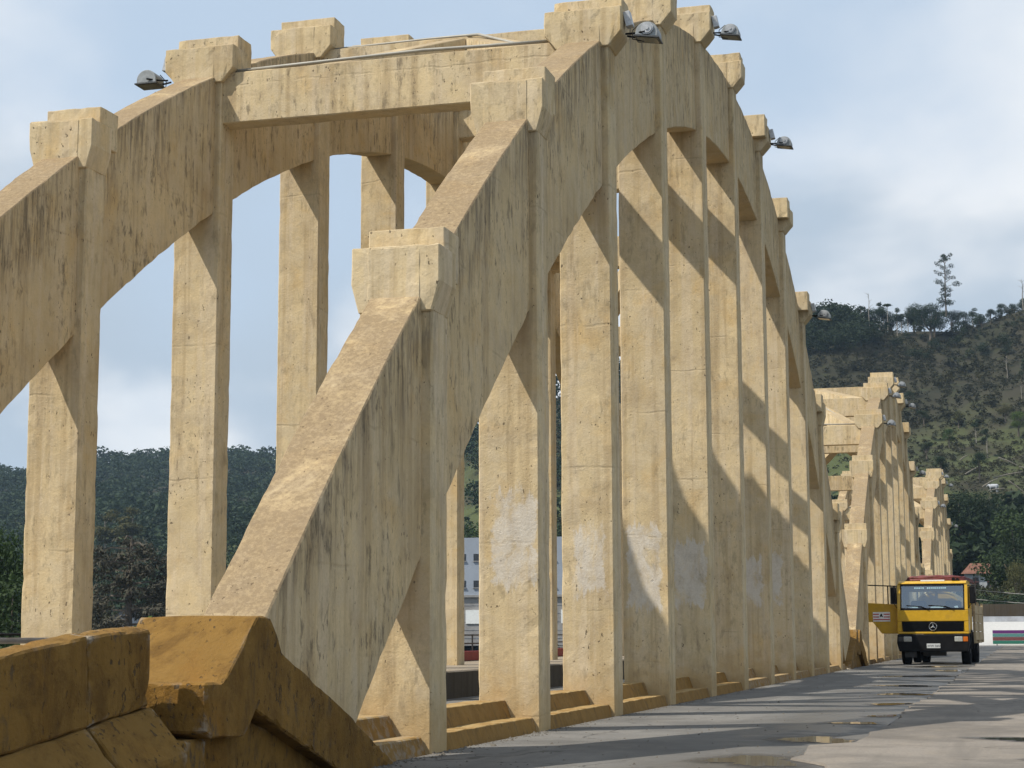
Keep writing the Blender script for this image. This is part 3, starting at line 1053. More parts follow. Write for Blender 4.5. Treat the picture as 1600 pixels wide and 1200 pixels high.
M_WOOD = plain('cream_board', (0.40, 0.31, 0.18), 0.8, var=0.2, dirt=0.4)
M_RED = plain('red_print', (0.42, 0.02, 0.03), 0.6, var=0.05)
M_STEEL = plain('grimy_steel', (0.05, 0.05, 0.05), 0.7, 0.2, 0.3, dirt=0.3)
M_CABIN = plain('cabin_trim', (0.05, 0.055, 0.06), 0.8)

tk = thing('truck', 'yellow tank truck facing the camera, one door swung open, maroon hoses on its roof', 'truck', (-2.72, 58.65, -0.03), math.radians(-2.2))
b = MB()
b.box(-1.10, 1.10, 0.0, 0.10, 1.38, 1.735)                    # front panel above the grille
b.box(-1.10, 1.10, 0.004, 0.10, 0.985, 1.055)                 # strip below it
b.box(-1.10, -0.965, 0.006, 0.10, 1.055, 1.38)
b.box(0.965, 1.10, 0.006, 0.10, 1.055, 1.38)
b.box(-0.965, 0.965, 0.06, 0.10, 1.055, 1.38)
for sx in (-1, 1):                                            # screen pillars
    p = [(0.0, 1.735), (0.12, 1.735), (0.31, 2.56), (0.19, 2.56)]
    b.prism(p, *sorted((sx * 1.095, sx * 0.985)), 'x')
b.prism([(0.16, 2.56), (0.18, 2.60), (0.30, 2.645), (0.7, 2.67), (1.72, 2.66), (1.74, 2.56)], -1.06, 1.06, 'x')
b.box(1.04, 1.098, 0.10, 1.74, 1.0, 1.79)                     # far-side flank
b.box(1.04, 1.096, 1.30, 1.74, 1.79, 2.56)
b.box(1.045, 1.095, 0.26, 1.30, 2.46, 2.56)
b.box(-1.098, -1.04, 1.36, 1.74, 1.0, 2.56)                   # rear post of the open doorway
b.box(-1.098, -1.04, 0.10, 0.34, 1.0, 1.79)
b.box(-1.095, -1.045, 0.26, 1.36, 2.46, 2.56)
b.box(-1.04, 1.04, 1.68, 1.73, 1.0, 1.86)                     # rear wall with its two windows
b.box(-1.04, 1.04, 1.68, 1.73, 2.34, 2.56)
for x0, x1 in ((-1.04, -0.86), (-0.05, 0.05), (0.86, 1.04)):
    b.box(x0, x1, 1.682, 1.728, 1.86, 2.34)
b.build('cab', M_YELLOW, tk, bevel=0.018, seg=2)
b = MB()
b.add([(-0.985, 0.012, 1.745), (0.985, 0.012, 1.745), (0.985, 0.198, 2.555), (-0.985, 0.198, 2.555)], [(0, 1, 2, 3)])
ws = b.build('windscreen', M_GLASS, tk)
b = MB()
for q in ([(-0.99, 0.0, 1.735), (0.99, 0.0, 1.735), (0.99, 0.012, 1.80), (-0.99, 0.012, 1.80)],
          [(-0.99, 0.175, 2.50), (0.99, 0.175, 2.50), (0.99, 0.188, 2.56), (-0.99, 0.188, 2.56)],
          [(-0.99, 0.0, 1.735), (-0.955, 0.0, 1.735), (-0.955, 0.188, 2.56), (-0.99, 0.188, 2.56)],
          [(0.955, 0.0, 1.735), (0.99, 0.0, 1.735), (0.99, 0.188, 2.56), (0.955, 0.188, 2.56)]):
    b.add([(x, y - 0.004, z) for x, y, z in q], [(0, 1, 2, 3)])
b.build('seal', M_BLACK, ws)
b = MB()                                                      # illegible pale lettering strip across the top of the screen
rr = random.Random(5)
x = -0.55
while x < 0.42:
    w = rr.uniform(0.03, 0.05)
    if rr.random() > 0.12:
        b.add([(x, 0.153, 2.405), (x + w, 0.153, 2.405), (x + w, 0.164, 2.452), (x, 0.164, 2.452)], [(0, 1, 2, 3)])
    x += w + 0.022
b.build('screen_lettering', plain('pale_blue_film', (0.30, 0.45, 0.50), 0.6), ws)
for x0, x1 in ((-0.80, -0.22), (-0.12, 0.55)):
    b = MB()
    b.tube([(x1 + 0.1, -0.02, 1.755), (x1 - 0.12, 0.0, 1.84), (x0, 0.004, 1.885)], [0.016, 0.016, 0.010], 6)
    b.build('wiper', M_BLACK, tk)
b = MB()
b.box(-1.0, 1.0, 0.14, 0.62, 1.40, 1.76)
b.build('dashboard', M_CABIN, tk, bevel=0.04)
for (x, y, w, l, rz) in ((-0.62, 0.34, 0.3, 0.16, 0.3), (0.12, 0.32, 0.42, 0.24, -0.2), (0.72, 0.36, 0.12, 0.12, 0.5)):
    b = MB()
    b.add([(-w / 2, -l / 2, 0), (w / 2, -l / 2, 0), (w / 2, l / 2, 0.10), (-w / 2, l / 2, 0.08)], [(0, 1, 2, 3)])
    b.build('paper', M_PAPER, tk).matrix_basis = Matrix.Translation((x, y, 1.775)) @ Matrix.Rotation(rz, 4, 'Z')
for x in (-0.55, 0.55):
    b = MB()
    b.box(x - 0.27, x + 0.27, 0.95, 1.45, 1.2, 1.45)
    b.box(x - 0.25, x + 0.25, 1.38, 1.52, 1.45, 2.05)
    b.build('seat', M_CABIN, tk, bevel=0.05)
b = MB()
cs = [(0.55 + 0.22 * math.cos(a), 0.70 + 0.12 * math.sin(a), 1.80 + 0.18 * math.sin(a)) for a in np.linspace(0, 2 * math.pi, 19)]
b.tube(cs, 0.015, 6)
b.build('steering_wheel', M_BLACKP, tk)
b = MB()
b.prism([(-0.96, 1.375), (0.96, 1.375), (0.925, 1.06), (-0.925, 1.06)], 0.02, 0.058, 'y')
for i in range(7):
    z = 1.085 + i * 0.042
    b.box(-0.93, 0.93, 0.004, 0.022, z, z + 0.016)
gr = b.build('grille', M_BLACKP, tk)
b = MB()
ring = [(0.118 * math.cos(a), -0.006, 1.215 + 0.118 * math.sin(a)) for a in np.linspace(0, 2 * math.pi, 33)]
b.tube(ring, 0.012, 6)
for a in (90, 210, 330):
    a = math.radians(a)
    c, s_ = math.cos(a), math.sin(a)
    px_, pz_ = -s_, c
    w = 0.022
    b.add([(px_ * w, -0.004, 1.215 + pz_ * w), (c * 0.115, -0.006, 1.215 + s_ * 0.115), (-px_ * w, -0.004, 1.215 - pz_ * w), (0, -0.022, 1.215)],
          [(0, 1, 3), (1, 2, 3)])
b.build('star_emblem', M_CHROME, gr)
b = MB()
b.prism([(-1.10, 0.975), (1.10, 0.975), (1.12, 0.70), (1.05, 0.44), (-1.05, 0.44), (-1.12, 0.70)], -0.10, 0.22, 'y')
bu = b.build('bumper', M_BLACKP, tk, bevel=0.03, seg=2)
for sx in (-1, 1):
    b = MB()
    b.box(*sorted((sx * 0.66, sx * 0.91)), -0.115, -0.06, 0.745, 0.905)
    b.build('headlight', M_HLAMP, tk, bevel=0.015)
    b = MB()
    b.box(*sorted((sx * 0.925, sx * 1.07)), -0.112, -0.05, 0.75, 0.90)
    b.build('indicator', M_ORANGE if sx > 0 else M_STEEL, tk, bevel=0.01)
b = MB()
b.box(-0.20, 0.22, -0.118, -0.104, 0.545, 0.685)
pl = b.build('licence_plate', plain('plate_grey', (0.55, 0.57, 0.57), 0.5, var=0.05), tk, bevel=0.004)


def lettering(txt, size, loc, mat, parent, name='lettering', rot=(math.pi / 2, 0, 0)):
    c = bpy.data.curves.new(name, 'FONT')
    c.body = txt
    c.size = size
    c.align_x = 'CENTER'
    c.align_y = 'CENTER'
    c.extrude = 0.001
    c.materials.append(mat)
    o = bpy.data.objects.new(name, c)
    COL.objects.link(o)
    me = bpy.data.meshes.new_from_object(o)
    me.name = name
    bpy.data.objects.remove(o)
    o = link(name, me, parent, loc=loc)
    o.rotation_euler = rot
    return o


lettering('LWW 5655', 0.098, (0.01, -0.1205, 0.612), M_BLACK, pl)
b = MB()
b.box(-0.9, -0.55, 0.06, 0.30, 0.25, 0.44)
b.box(-0.35, 0.35, 0.3, 0.6, 0.30, 0.60)
b.box(-0.42, -0.30, 0.1, 6.2, 0.55, 0.78)
b.box(0.30, 0.42, 0.1, 6.2, 0.55, 0.78)
b.box(-1.0, 1.0, 1.02, 1.14, 0.42, 0.54)
b.box(-1.0, 1.0, 4.72, 4.84, 0.42, 0.54)
b.build('chassis', M_STEEL, tk, bevel=0.01)
for sx in (-1, 1):
    b = MB()
    prof = []
    for i in range(9):
        a = math.pi * i / 8
        prof.append((1.08 - 0.60 * math.cos(a), 0.52 + 0.60 * math.sin(a)))
    inner = [(1.08 - 0.53 * math.cos(math.pi * i / 8), 0.52 + 0.53 * math.sin(math.pi * i / 8)) for i in range(9)][::-1]
    b.prism(prof + inner, *sorted((sx * 1.14, sx * 0.78)), 'x')
    b.build('mudguard', M_BLACKP, tk)


def wheel(x, y, w, name='wheel'):
    R = 0.485
    b = MB()
    prof = [(R - 0.16, -w / 2 + 0.02), (R - 0.05, -w / 2), (R - 0.015, -w / 2 + 0.03), (R, -w / 2 + 0.07), (R, w / 2 - 0.07), (R - 0.015, w / 2 - 0.03), (R - 0.05, w / 2), (R - 0.16, w / 2 - 0.02)]
    n = 28
    for i in range(n):
        a = 2 * math.pi * i / n
        b.v += [(q[1], q[0] * math.cos(a), q[0] * math.sin(a)) for q in prof]
    k = len(prof)
    for i in range(n):
        j = (i + 1) % n
        for q in range(k):
            q2 = (q + 1) % k
            b.f.append((i * k + q, i * k + q2, j * k + q2, j * k + q))
    b.mi = [0] * len(b.f)
    o = b.build(name, M_BLACK, tk, smooth=True)
    o.location = (x, y, R)
    b = MB()
    b.tube([(-w * 0.3, 0, 0), (w * 0.3, 0, 0)], R - 0.155, 20)
    b.tube([(-w * 0.45, 0, 0), (w * 0.45, 0, 0)], 0.12, 12)
    b.build('rim', M_STEEL, o)


for sx in (-1, 1):
    wheel(sx * 0.93, 1.08, 0.27)
    wheel(sx * 0.95, 4.78, 0.25)
    wheel(sx * 0.66, 4.78, 0.25)
# tank, side boards, hoses
b = MB()
n = 28
b.tube([(0, 1.95, 1.62), (0, 2.0, 1.62), (0, 6.1, 1.62), (0, 6.15, 1.62)], [0.72, 0.80, 0.80, 0.72], n)
b.build('tank', M_YELLOW, tk, smooth=False)
for x0, x1, y0, y1 in ((1.10, 1.17, 1.95, 3.75), (1.10, 1.17, 3.80, 6.1), (-1.17, -1.10, 1.95, 6.1)):
    for i in range(4):
        b = MB()
        b.box(x0, x1, y0, y1, 0.78 + i * 0.285, 0.78 + i * 0.285 + 0.272)
        b.build('side_board', M_WOOD, tk, bevel=0.008)
b = MB()
for y in (1.93, 3.775, 6.12):
    b.box(1.115, 1.19, y - 0.03, y + 0.03, 0.7, 2.02)
    b.box(-1.19, -1.115, y - 0.03, y + 0.03, 0.7, 2.02)
b.box(1.0, 1.12, 1.9, 6.15, 0.68, 0.775)
b.box(-1.12, -1.0, 1.9, 6.15, 0.68, 0.775)
b.build('stake_frame', M_WOOD, tk, bevel=0.006)
b = MB()
for i in range(5):
    b.box(1.06, 1.10, 1.80, 1.86, 1.85 + i * 0.17, 1.875 + i * 0.17)
for x, y in ((-0.98, 1.8), (0.98, 1.8), (-0.98, 5.8), (0.98, 5.8)):
    b.tube([(x, y, 2.0), (x, y, 2.72)], 0.025, 6)
for y in (1.8, 3.8, 5.8):
    b.tube([(-1.12, y, 2.68), (1.0, y, 2.66)], 0.022, 6)
b.build('hose_rack', M_STEEL, tk)
for i, (hx, z, r) in enumerate([(0.92, 2.725, 0.05), (0.84, 2.73, 0.05), (0.88, 2.80, 0.05), (0.72, 2.74, 0.048), (0.60, 2.825, 0.05)]):
    b = MB()
    pts = []
    for a in np.linspace(0, math.pi, 12):
        pts.append((hx * math.cos(a), 1.75 - 0.22 * math.sin(a), z + 0.012 * math.sin(7 * a + i) - (0.02 if abs(math.cos(a)) > 0.9 else 0)))
    pts = [(hx, 5.6, z)] + pts + [(-hx, 5.6, z)]
    b.tube(pts, r, 8)
    b.build('hose', M_HOSE, tk, smooth=True)
b = MB()
b.box(-0.36, 0.38, 0.28, 0.32, 2.645, 2.69)
b.build('roof_plaque', M_PAPER, tk)
b = MB()
b.tube([(0.66, 0.3, 2.71), (0.66, 0.55, 2.71)], [0.055, 0.02], 10)
b.tube([(0.78, 0.34, 2.70), (0.78, 0.5, 2.70)], [0.045, 0.02], 10)
b.box(0.6, 0.84, 0.42, 0.48, 2.655, 2.70)
b.build('horn', M_BLACKP, tk)
# mirrors
for sx, x in ((-1, -1.20), (1, 1.24)):
    b = MB()
    b.box(x - 0.085, x + 0.085, -0.02, 0.05, 1.93, 2.47)
    mr = b.build('mirror', M_BLACKP, tk, bevel=0.02)
    b = MB()
    b.tube([(sx * 1.09, 0.12, 2.50), (x, 0.03, 2.47)], 0.012, 6)
    b.tube([(sx * 1.09, 0.06, 1.80), (x, 0.03, 1.95)], 0.012, 6)
    b.build('mirror_arm', M_BLACKP, mr)
# open door (its outer face looks forward)
b = MB()
b.prism([(-1.10, 1.0), (-1.62, 1.0), (-1.90, 1.37), (-2.22, 1.37), (-2.24, 1.99), (-1.10, 1.92)], 0.30, 0.355, 'y')
dr = b.build('door', M_YELLOW, tk, bevel=0.012, label='yellow door swung open')
b = MB()
for p in ([(-1.14, 0.327, 1.93), (-1.13, 0.327, 2.50), (-2.18, 0.327, 2.55), (-2.22, 0.327, 1.98)], [(-1.40, 0.327, 1.93), (-1.40, 0.327, 2.51)]):
    b.tube(p, 0.022, 6)
b.build('window_frame', M_BLACKP, dr)
b = MB()
b.box(-2.18, -2.02, 0.275, 0.305, 1.60, 1.655)
b.build('handle', M_BLACKP, dr, bevel=0.01)
b = MB()
b.box(-2.20, -1.12, 0.292, 0.302, 1.44, 1.47)
b.build('crease', M_YELLOW, dr)
b = MB()
b.box(-1.89, -1.35, 0.290, 0.2985, 1.385, 1.685)
sg = b.build('magnetic_sign', M_PAPER, dr)
b = MB()
for z, split in ((1.615, True), (1.53, True), (1.445, False)):
    for x0, x1 in (((-1.88, -1.70), (-1.55, -1.36)) if split else ((-1.88, -1.36),)):
        b.box(x0, x1, 0.2865, 0.2895, z - 0.017, z + 0.017)
b.build('red_stripe', M_RED, sg)
b = MB()
b.prism([(-1.675, 1.53), (-1.665, 1.59), (-1.635, 1.63), (-1.60, 1.625), (-1.60, 1.58), (-1.57, 1.55), (-1.58, 1.52), (-1.62, 1.545)], 0.286, 0.2895, 'y')
b.build('emblem', M_BLACKP, sg)

# ------------------------------------------------------------------ buildings
M_BLUEW = plain('pale_blue_render', (0.30, 0.34, 0.40), 0.85, var=0.06, scale=0.5, dirt=0.15)
M_GREYW = plain('grey_block', (0.27, 0.265, 0.26), 0.9, var=0.15, scale=1.5, dirt=0.3)
M_WIN = plain('dark_glass', (0.02, 0.024, 0.03), 0.15, spec=0.6)
M_SHED = plain('slate_roof', (0.075, 0.08, 0.09), 0.8, var=0.2, scale=2)
M_TILE = plain('clay_tile', (0.15, 0.068, 0.045), 0.9, var=0.3, scale=3, dirt=0.3)
M_OLDW = plain('old_white_wall', (0.34, 0.36, 0.39), 0.9, var=0.15, scale=1.5, dirt=0.35)
M_PURPLE = plain('purple_trim', (0.11, 0.02, 0.14), 0.6)
M_GREEN = plain('sign_green', (0.02, 0.15, 0.10), 0.6, var=0.1)
M_TEAL = plain('sign_teal', (0.08, 0.22, 0.20), 0.6, var=0.1)
M_MAROON = plain('sign_maroon', (0.16, 0.05, 0.045), 0.6, var=0.2)

p = at(812, 900, 200)
bl = thing('office_building', 'pale blue building with small paired windows seen between the near hangers', 'building', (p.x, p.y, -0.15))
bl.rotation_euler = (0, 0, 0.10)
b = MB()
b.box(-9, 9, 0, 12, 5.4, 11.9)
up = b.build('upper_wall', M_BLUEW, bl)
b = MB()
b.box(-8.8, 8.8, 0.12, 11.9, 0, 5.4)
lw = b.build('lower_wall', M_GREYW, bl)
b = MB()
b.box(-9.1, 9.1, -0.12, 0.3, 5.3, 5.55)
b.build('ledge', M_GREYW, bl)
for zr in (9.35, 6.40):
    for i in range(12):
        x = -8.1 + i * 1.45
        b = MB()
        b.box(x, x + 0.58, -0.03, 0.02, zr, zr + 0.75)
        w = b.build('window', M_WIN, bl)
        b = MB()
        b.box(x - 0.06, x + 0.64, -0.12, -0.002, zr - 0.12, zr - 0.03)
        b.build('sill', M_GREYW, w)
for x in (-6.1, 4.6):
    b = MB()
    b.box(x, x + 2.2, 0.02, 0.10, 2.4, 3.9)
    b.build('shutter', M_PAPER, bl)
for i in range(5):
    b = MB()
    b.box(-8.79, 8.79, 0.09, 0.115, 0.8 + i * 0.9, 0.83 + i * 0.9)
    b.build('course', M_OLDW, lw)

# white wall, coping and boards at the end of the bridge
wl = thing('white_wall', 'long white wall across the end of the road, right of the truck', 'wall', (0, 158.2, 0))
b = MB()
b.box(-9, 40, 0, 0.3, -0.6, 1.95)
b.build('wall', M_WHITE, wl)
b = MB()
b.box(-9.1, 40.1, 0.35, 1.2, 1.55, 2.40)
b.build('coping', M_OLDW, wl)
sb = thing('shop_sign', 'striped green and maroon sign board standing in front of the white wall', 'sign', (-2.45, 157.2, 0))
b = MB()
b.box(0, 5.2, 0, 0.05, 0.10, 1.25)
b.build('board', M_PAPER, sb)
for z0, z1, mt in ((0.98, 1.24, M_PURPLE), (0.70, 0.94, M_TEAL), (0.39, 0.67, M_MAROON), (0.11, 0.36, M_GREEN)):
    b = MB()
    b.box(0.01, 5.19, -0.02, -0.002, z0, z1)
    b.build('stripe', mt, sb)
for x in (0.3, 4.8):
    b = MB()
    b.box(x, x + 0.08, 0.05, 0.13, -0.3, 1.25)
    b.build('post', M_RAILG, sb)
aw = thing('awning', 'sloping purple awning rising to the right above the sign board', 'awning', (0.55, 156.9, 0))
b = MB()
b.prism([(0, 1.25), (0.25, 1.25), (5.2, 3.1), (5.2, 3.45), (0, 1.42)], -0.9, 0.0, 'y')
b.build('canopy', M_PURPLE, aw)
b = MB()
b.box(3.0, 3.1, -0.5, -0.4, -0.3, 2.2)
b.build('post', M_RAILG, aw)
rw = thing('retaining_wall', 'dark stone retaining wall below the trees, above the white wall', 'wall', (0, 166, 0))
b = MB()
b.box(-12, 45, 0, 0.6, -0.6, 3.55)
link('wall', rough(b.mesh('wall', M_DARKC), 0.05, 1.2, 3), rw)

p = at(1537, 922, 235)
hs = thing('house', 'old white house with red tiled roof among the trees, right of the truck', 'house', (p.x, p.y, p.z))
b = MB()
b.box(-2.3, 1.9, 0, 5, -3, 2.05)
b.build('wall', M_OLDW, hs)
b = MB()
z0, z1 = 2.06, 3.45
b.add([(-2.7, -0.45, z0), (2.3, -0.45, z0), (2.3, 5.4, z0), (-2.7, 5.4, z0), (-1.6, 2.4, z1), (0.6, 2.4, z1)],
      [(0, 1, 5, 4), (1, 2, 5), (2, 3, 4, 5), (3, 0, 4), (0, 3, 2, 1)])
b.build('roof', M_TILE, hs)
for x in (-1.3, 0.45):
    b = MB()
    b.box(x, x + 0.75, -0.04, 0.02, 0.45, 1.6)
    w = b.build('window', M_WIN, hs)
    b = MB()
    b.box(x + 0.345, x + 0.405, -0.07, -0.041, 0.45, 1.6)
    b.box(x, x + 0.75, -0.068, -0.042, 1.0, 1.06)
    b.build('frame', M_MAROON, w)
p = at(1590, 912, 205)
sd = thing('satellite_dish', 'small white satellite dish among the dark trees at the right edge', 'dish', (p.x, p.y, p.z))
b = MB()
n = 16
vs = [(0, 0, 0)]
for r_ in (0.22, 0.42):
    for i in range(n):
        a = 2 * math.pi * i / n
        vs.append((r_ * math.cos(a), -r_ * r_ * 0.7, r_ * math.sin(a) + 0.0))
fs = [(0, 1 + i, 1 + (i + 1) % n) for i in range(n)] + [(1 + i, 1 + n + i, 1 + n + (i + 1) % n, 1 + (i + 1) % n) for i in range(n)]
b.add(vs, fs)
b.build('reflector', M_WHITE, sd)
b = MB()
b.tube([(0, 0.05, -4), (0, 0.05, -0.05)], 0.05, 6)
b.tube([(0, -0.02, -0.35), (0.1, -0.5, 0.0)], 0.03, 6)
b.build('mast', M_RAILG, sd)

for (px, py, D, w, lab, rm, wmt) in ((241, 968, 95, 2.6, 'grey gabled shed roof just above the ochre foot block', M_SHED, M_OLDW),
                                     (198, 950, 170, 5.0, 'small house with pale wall half hidden under the brown tree', M_SHED, M_OLDW)):
    p = at(px, py, D)
    gz0 = tz(p.x, p.y) - 0.3
    h = thing('small_house', lab, 'house', (p.x, p.y, gz0), 0.45)
    top = p.z - gz0
    b = MB()
    b.prism([(-w * 0.5, 0), (w * 0.5, 0), (w * 0.5, top - w * 0.32), (0, top - 0.08), (-w * 0.5, top - w * 0.32)], 0, w * 1.4, 'y')
    b.build('wall', wmt, h)
    b = MB()
    for s_ in (-1, 1):
        b.prism([(0, top), (s_ * w * 0.62, top - w * 0.39), (s_ * w * 0.62, top - w * 0.39 - 0.1), (0, top - 0.1)], -0.3, w * 1.4 + 0.3, 'y')
    b.build('roof', rm, h)
    b = MB()
    b.box(-0.35, 0.35, -0.03, 0.02, top - w * 0.6, top - w * 0.6 + 0.8)
    b.build('window', M_WIN, h)

# overhead wires past the truck
for i, (pya, pyb, lab) in enumerate(((919, 925, 'upper of two thin wires right of the truck'), (934, 939, 'lower of two thin wires right of the truck'))):
    a, c = at(1500, pya, 120), at(1760, pyb + (pyb - pya) * 1.8, 100)
    b = MB()
    b.tube([a.lerp(c, k / 8) - Vector((0, 0, 0.12 * math.sin(math.pi * k / 8))) for k in range(9)], 0.018, 5)
    b.build('overhead_wire', plain('wire_grey', (0.25, 0.25, 0.25), 0.6), label=lab, category='wire')

# ------------------------------------------------------------------ trees and scrub
def leaf_quads(rng, centers, radii, n, size, squash=0.8, shell=0.55, jitter=0.7, aspect=0.6):
    centers = np.asarray(centers, float)
    radii = np.asarray(radii, float)
    pr = radii ** 2 / np.sum(radii ** 2)
    ci = rng.choice(len(centers), n, p=pr)
    u = rng.normal(size=(n, 3))
    u /= np.linalg.norm(u, axis=1)[:, None]
    rr = radii[ci] * (shell + (1 - shell) * rng.random(n)) * (1 + 0.12 * rng.normal(size=n))
    P = centers[ci] + u * rr[:, None] * np.array([1, 1, squash])
    N = u + jitter * rng.normal(size=(n, 3)) + np.array([0, 0, 0.35])
    N /= np.linalg.norm(N, axis=1)[:, None]
    T = np.cross(N, rng.normal(size=(n, 3)))
    T /= np.linalg.norm(T, axis=1)[:, None]
    B = np.cross(N, T)
    s = size * (0.6 + 0.8 * rng.random(n))[:, None]
    V = np.stack([P - T * s, P - B * s * aspect, P + T * s, P + B * s * aspect], 1)
    return V.reshape(-1, 3)


def tree_parts(kind, seed):
    """Unit-height tree: (crown mesh, trunk mesh)."""
    rng = np.random.default_rng(seed)
    r = random.Random(seed)
    b = MB()
    bark = M_BARK
    if kind == 'broad':
        C, R = [], []
        for i in range(13):
            a, q = r.uniform(0, 6.28), r.uniform(0.0, 0.30)
            C.append((q * math.cos(a), q * math.sin(a), r.uniform(0.42, 0.86)))
            R.append(r.uniform(0.10, 0.19))
        V = leaf_quads(rng, C, R, 5200, 0.0125)
        b.tube([(0, 0, -0.05), (0.01, 0, 0.25), (0, 0.01, 0.55)], [0.035, 0.026, 0.012], 7)
        for c in C[:7]:
            b.tube([(0, 0, 0.28), (c[0] * 0.5, c[1] * 0.5, 0.42), c], [0.016, 0.011, 0.004], 5)
        mt = M_LEAF_D
    elif kind == 'eucalyptus':
        C, R = [], []
        for i in range(21):
            z = 0.24 + 0.75 * (i / 20)
            a = i * 2.4 + r.uniform(-0.5, 0.5)
            q = r.uniform(0.04, 0.20) * (1.0 if z < 0.9 else 0.6)
            C.append((q * math.cos(a), q * math.sin(a), z))
            R.append(r.uniform(0.05, 0.085))
        C += [(0.03, 0, 0.97), (-0.05, 0.02, 0.93), (0.08, 0, 0.9), (0.0, 0, 0.20), (0.09, 0.03, 0.16), (-0.1, 0, 0.17)]
        R += [0.06, 0.07, 0.06, 0.10, 0.09, 0.09]
        V = leaf_quads(rng, C, R, 2600, 0.011, squash=0.62)
        b.tube([(0, 0, -0.05), (0.006, 0, 0.4), (-0.006, 0, 0.7), (0.004, 0, 0.98)], [0.016, 0.011, 0.008, 0.003], 6)
        for c in C[:21]:
            b.tube([(0, 0, c[2] - 0.06), (c[0] * 0.6, c[1] * 0.6, c[2] - 0.02), c], [0.006, 0.004, 0.002], 4)
        mt = M_LEAF_D
    elif kind == 'slim':
        C, R = [], []
        for i in range(8):
            z = r.uniform(0.5, 0.95)
            a, q = r.uniform(0, 6.28), r.uniform(0, 0.14)
            C.append((q * math.cos(a), q * math.sin(a), z))
            R.append(r.uniform(0.06, 0.13))
        V = leaf_quads(rng, C, R, 1500, 0.0145, squash=0.75)
        b.tube([(0, 0, -0.1), (0.015, 0, 0.4), (0, 0.01, 0.85)], [0.018, 0.013, 0.006], 6)
        for c in C[:5]:
            b.tube([(0, 0, c[2] - 0.15), c], [0.008, 0.003], 4)
        mt = M_LEAF_D
        bark = M_PALEBARK
    elif kind == 'umbrella':
        C = [(0.1 * math.cos(a), 0.1 * math.sin(a), 0.93) for a in np.linspace(0, 6.28, 6)[:-1]] + [(0, 0, 0.95)]
        R = [0.10] * 6
        V = leaf_quads(rng, C, R, 420, 0.022, squash=0.35)
        b.tube([(0, 0, -0.1), (0.01, 0, 0.5), (0, 0, 0.92)], [0.016, 0.012, 0.008], 6)
        for c in C[:5]:
            b.tube([(0, 0, 0.84), c], [0.007, 0.003], 4)
        mt = M_LEAF
        bark = M_PALEBARK
    elif kind == 'layered':
        C, R = [], []
        for i in range(46):
            z = 0.16 + 0.80 * (i / 45) ** 0.9
            q = r.uniform(0.25, 1.0) * (0.44 - 0.36 * max(0, z - 0.25))
            a = i * 2.4
            C.append((q * math.cos(a), q * math.sin(a), z - q * 0.12))
            R.append(r.uniform(0.075, 0.14) * (1.15 - z * 0.4))
        V = leaf_quads(rng, C, R, 9000, 0.017, squash=0.5, jitter=0.5, aspect=0.3, shell=0.45)
        b.tube([(0, 0, -0.1), (0.01, 0, 0.5), (0, 0, 0.97)], [0.035, 0.024, 0.006], 7)
        for c in C:
            b.tube([(0, 0, c[2] + 0.02), (c[0] * 0.6, c[1] * 0.6, c[2] + 0.03), c], [0.010, 0.006, 0.002], 4)
        mt = M_BROWN
    elif kind == 'bare':
        V = np.zeros((0, 3))
        b.tube([(0, 0, -0.1), (0.015, 0, 0.4), (-0.01, 0, 0.75), (0.02, 0, 1.0)], [0.018, 0.013, 0.008, 0.003], 6)
        for i in range(9):
            z = r.uniform(0.45, 0.95)
            a = r.uniform(0, 6.28)
            l = r.uniform(0.06, 0.16)
            b.tube([(0, 0, z), (l * 0.5 * math.cos(a), l * 0.5 * math.sin(a), z + l * 0.5), (l * math.cos(a), l * math.sin(a), z + l * 0.7)], [0.006, 0.004, 0.002], 4)
        mt = M_LEAF
        bark = M_PALEBARK
    elif kind == 'palm':
        Vs = []
        for i in range(16):
            a = i * 2.4
            el = r.uniform(-0.2, 1.1)
            L = 0.42
            prev = None
            for j in range(9):
                s_ = j / 8
                q = L * s_ * math.cos(el * (1 - 0.5 * s_))
                z = 0.62 + L * (math.sin(el) * s_ - 0.65 * s_ * s_)
                p = np.array([q * math.cos(a), q * math.sin(a), z])
                if prev is not None:
                    side = np.array([-math.sin(a), math.cos(a), 0.0])
                    w = 0.085 * math.sin(math.pi * min(1, s_ * 0.85 + 0.12))
                    for sg_ in (-1, 1):
                        tip = (prev + p) / 2 + sg_ * side * w + np.array([0, 0, -0.035]) + (p - prev) * 0.5
                        Vs.append(np.array([prev, p, tip, tip - (p - prev) * 0.4]))
                prev = p
        V = np.concatenate(Vs)
        b.tube([(0, 0, -0.1), (0.02, 0, 0.3), (0, 0, 0.63)], [0.03, 0.024, 0.02], 7)
        mt = M_LEAF
    else:                                               # bush
        C, R = [], []
        for i in range(9):
            a, q = r.uniform(0, 6.28), r.uniform(0, 0.42)
            C.append((q * math.cos(a), q * math.sin(a), r.uniform(0.2, 0.72)))
            R.append(r.uniform(0.16, 0.28))
        V = leaf_quads(rng, C, R, 3800, 0.020)
        b.tube([(0, 0, -0.2), (0, 0, 0.5)], [0.04, 0.015], 6)
        for c in C[:5]:
            b.tube([(0, 0, 0.1), c], [0.02, 0.006], 4)
        mt = M_LEAF_B
    crown = quads_mesh('crown', V, mt) if len(V) else None
    trunk = b.mesh('trunk', bark)
    return crown, trunk


PROTO = {}


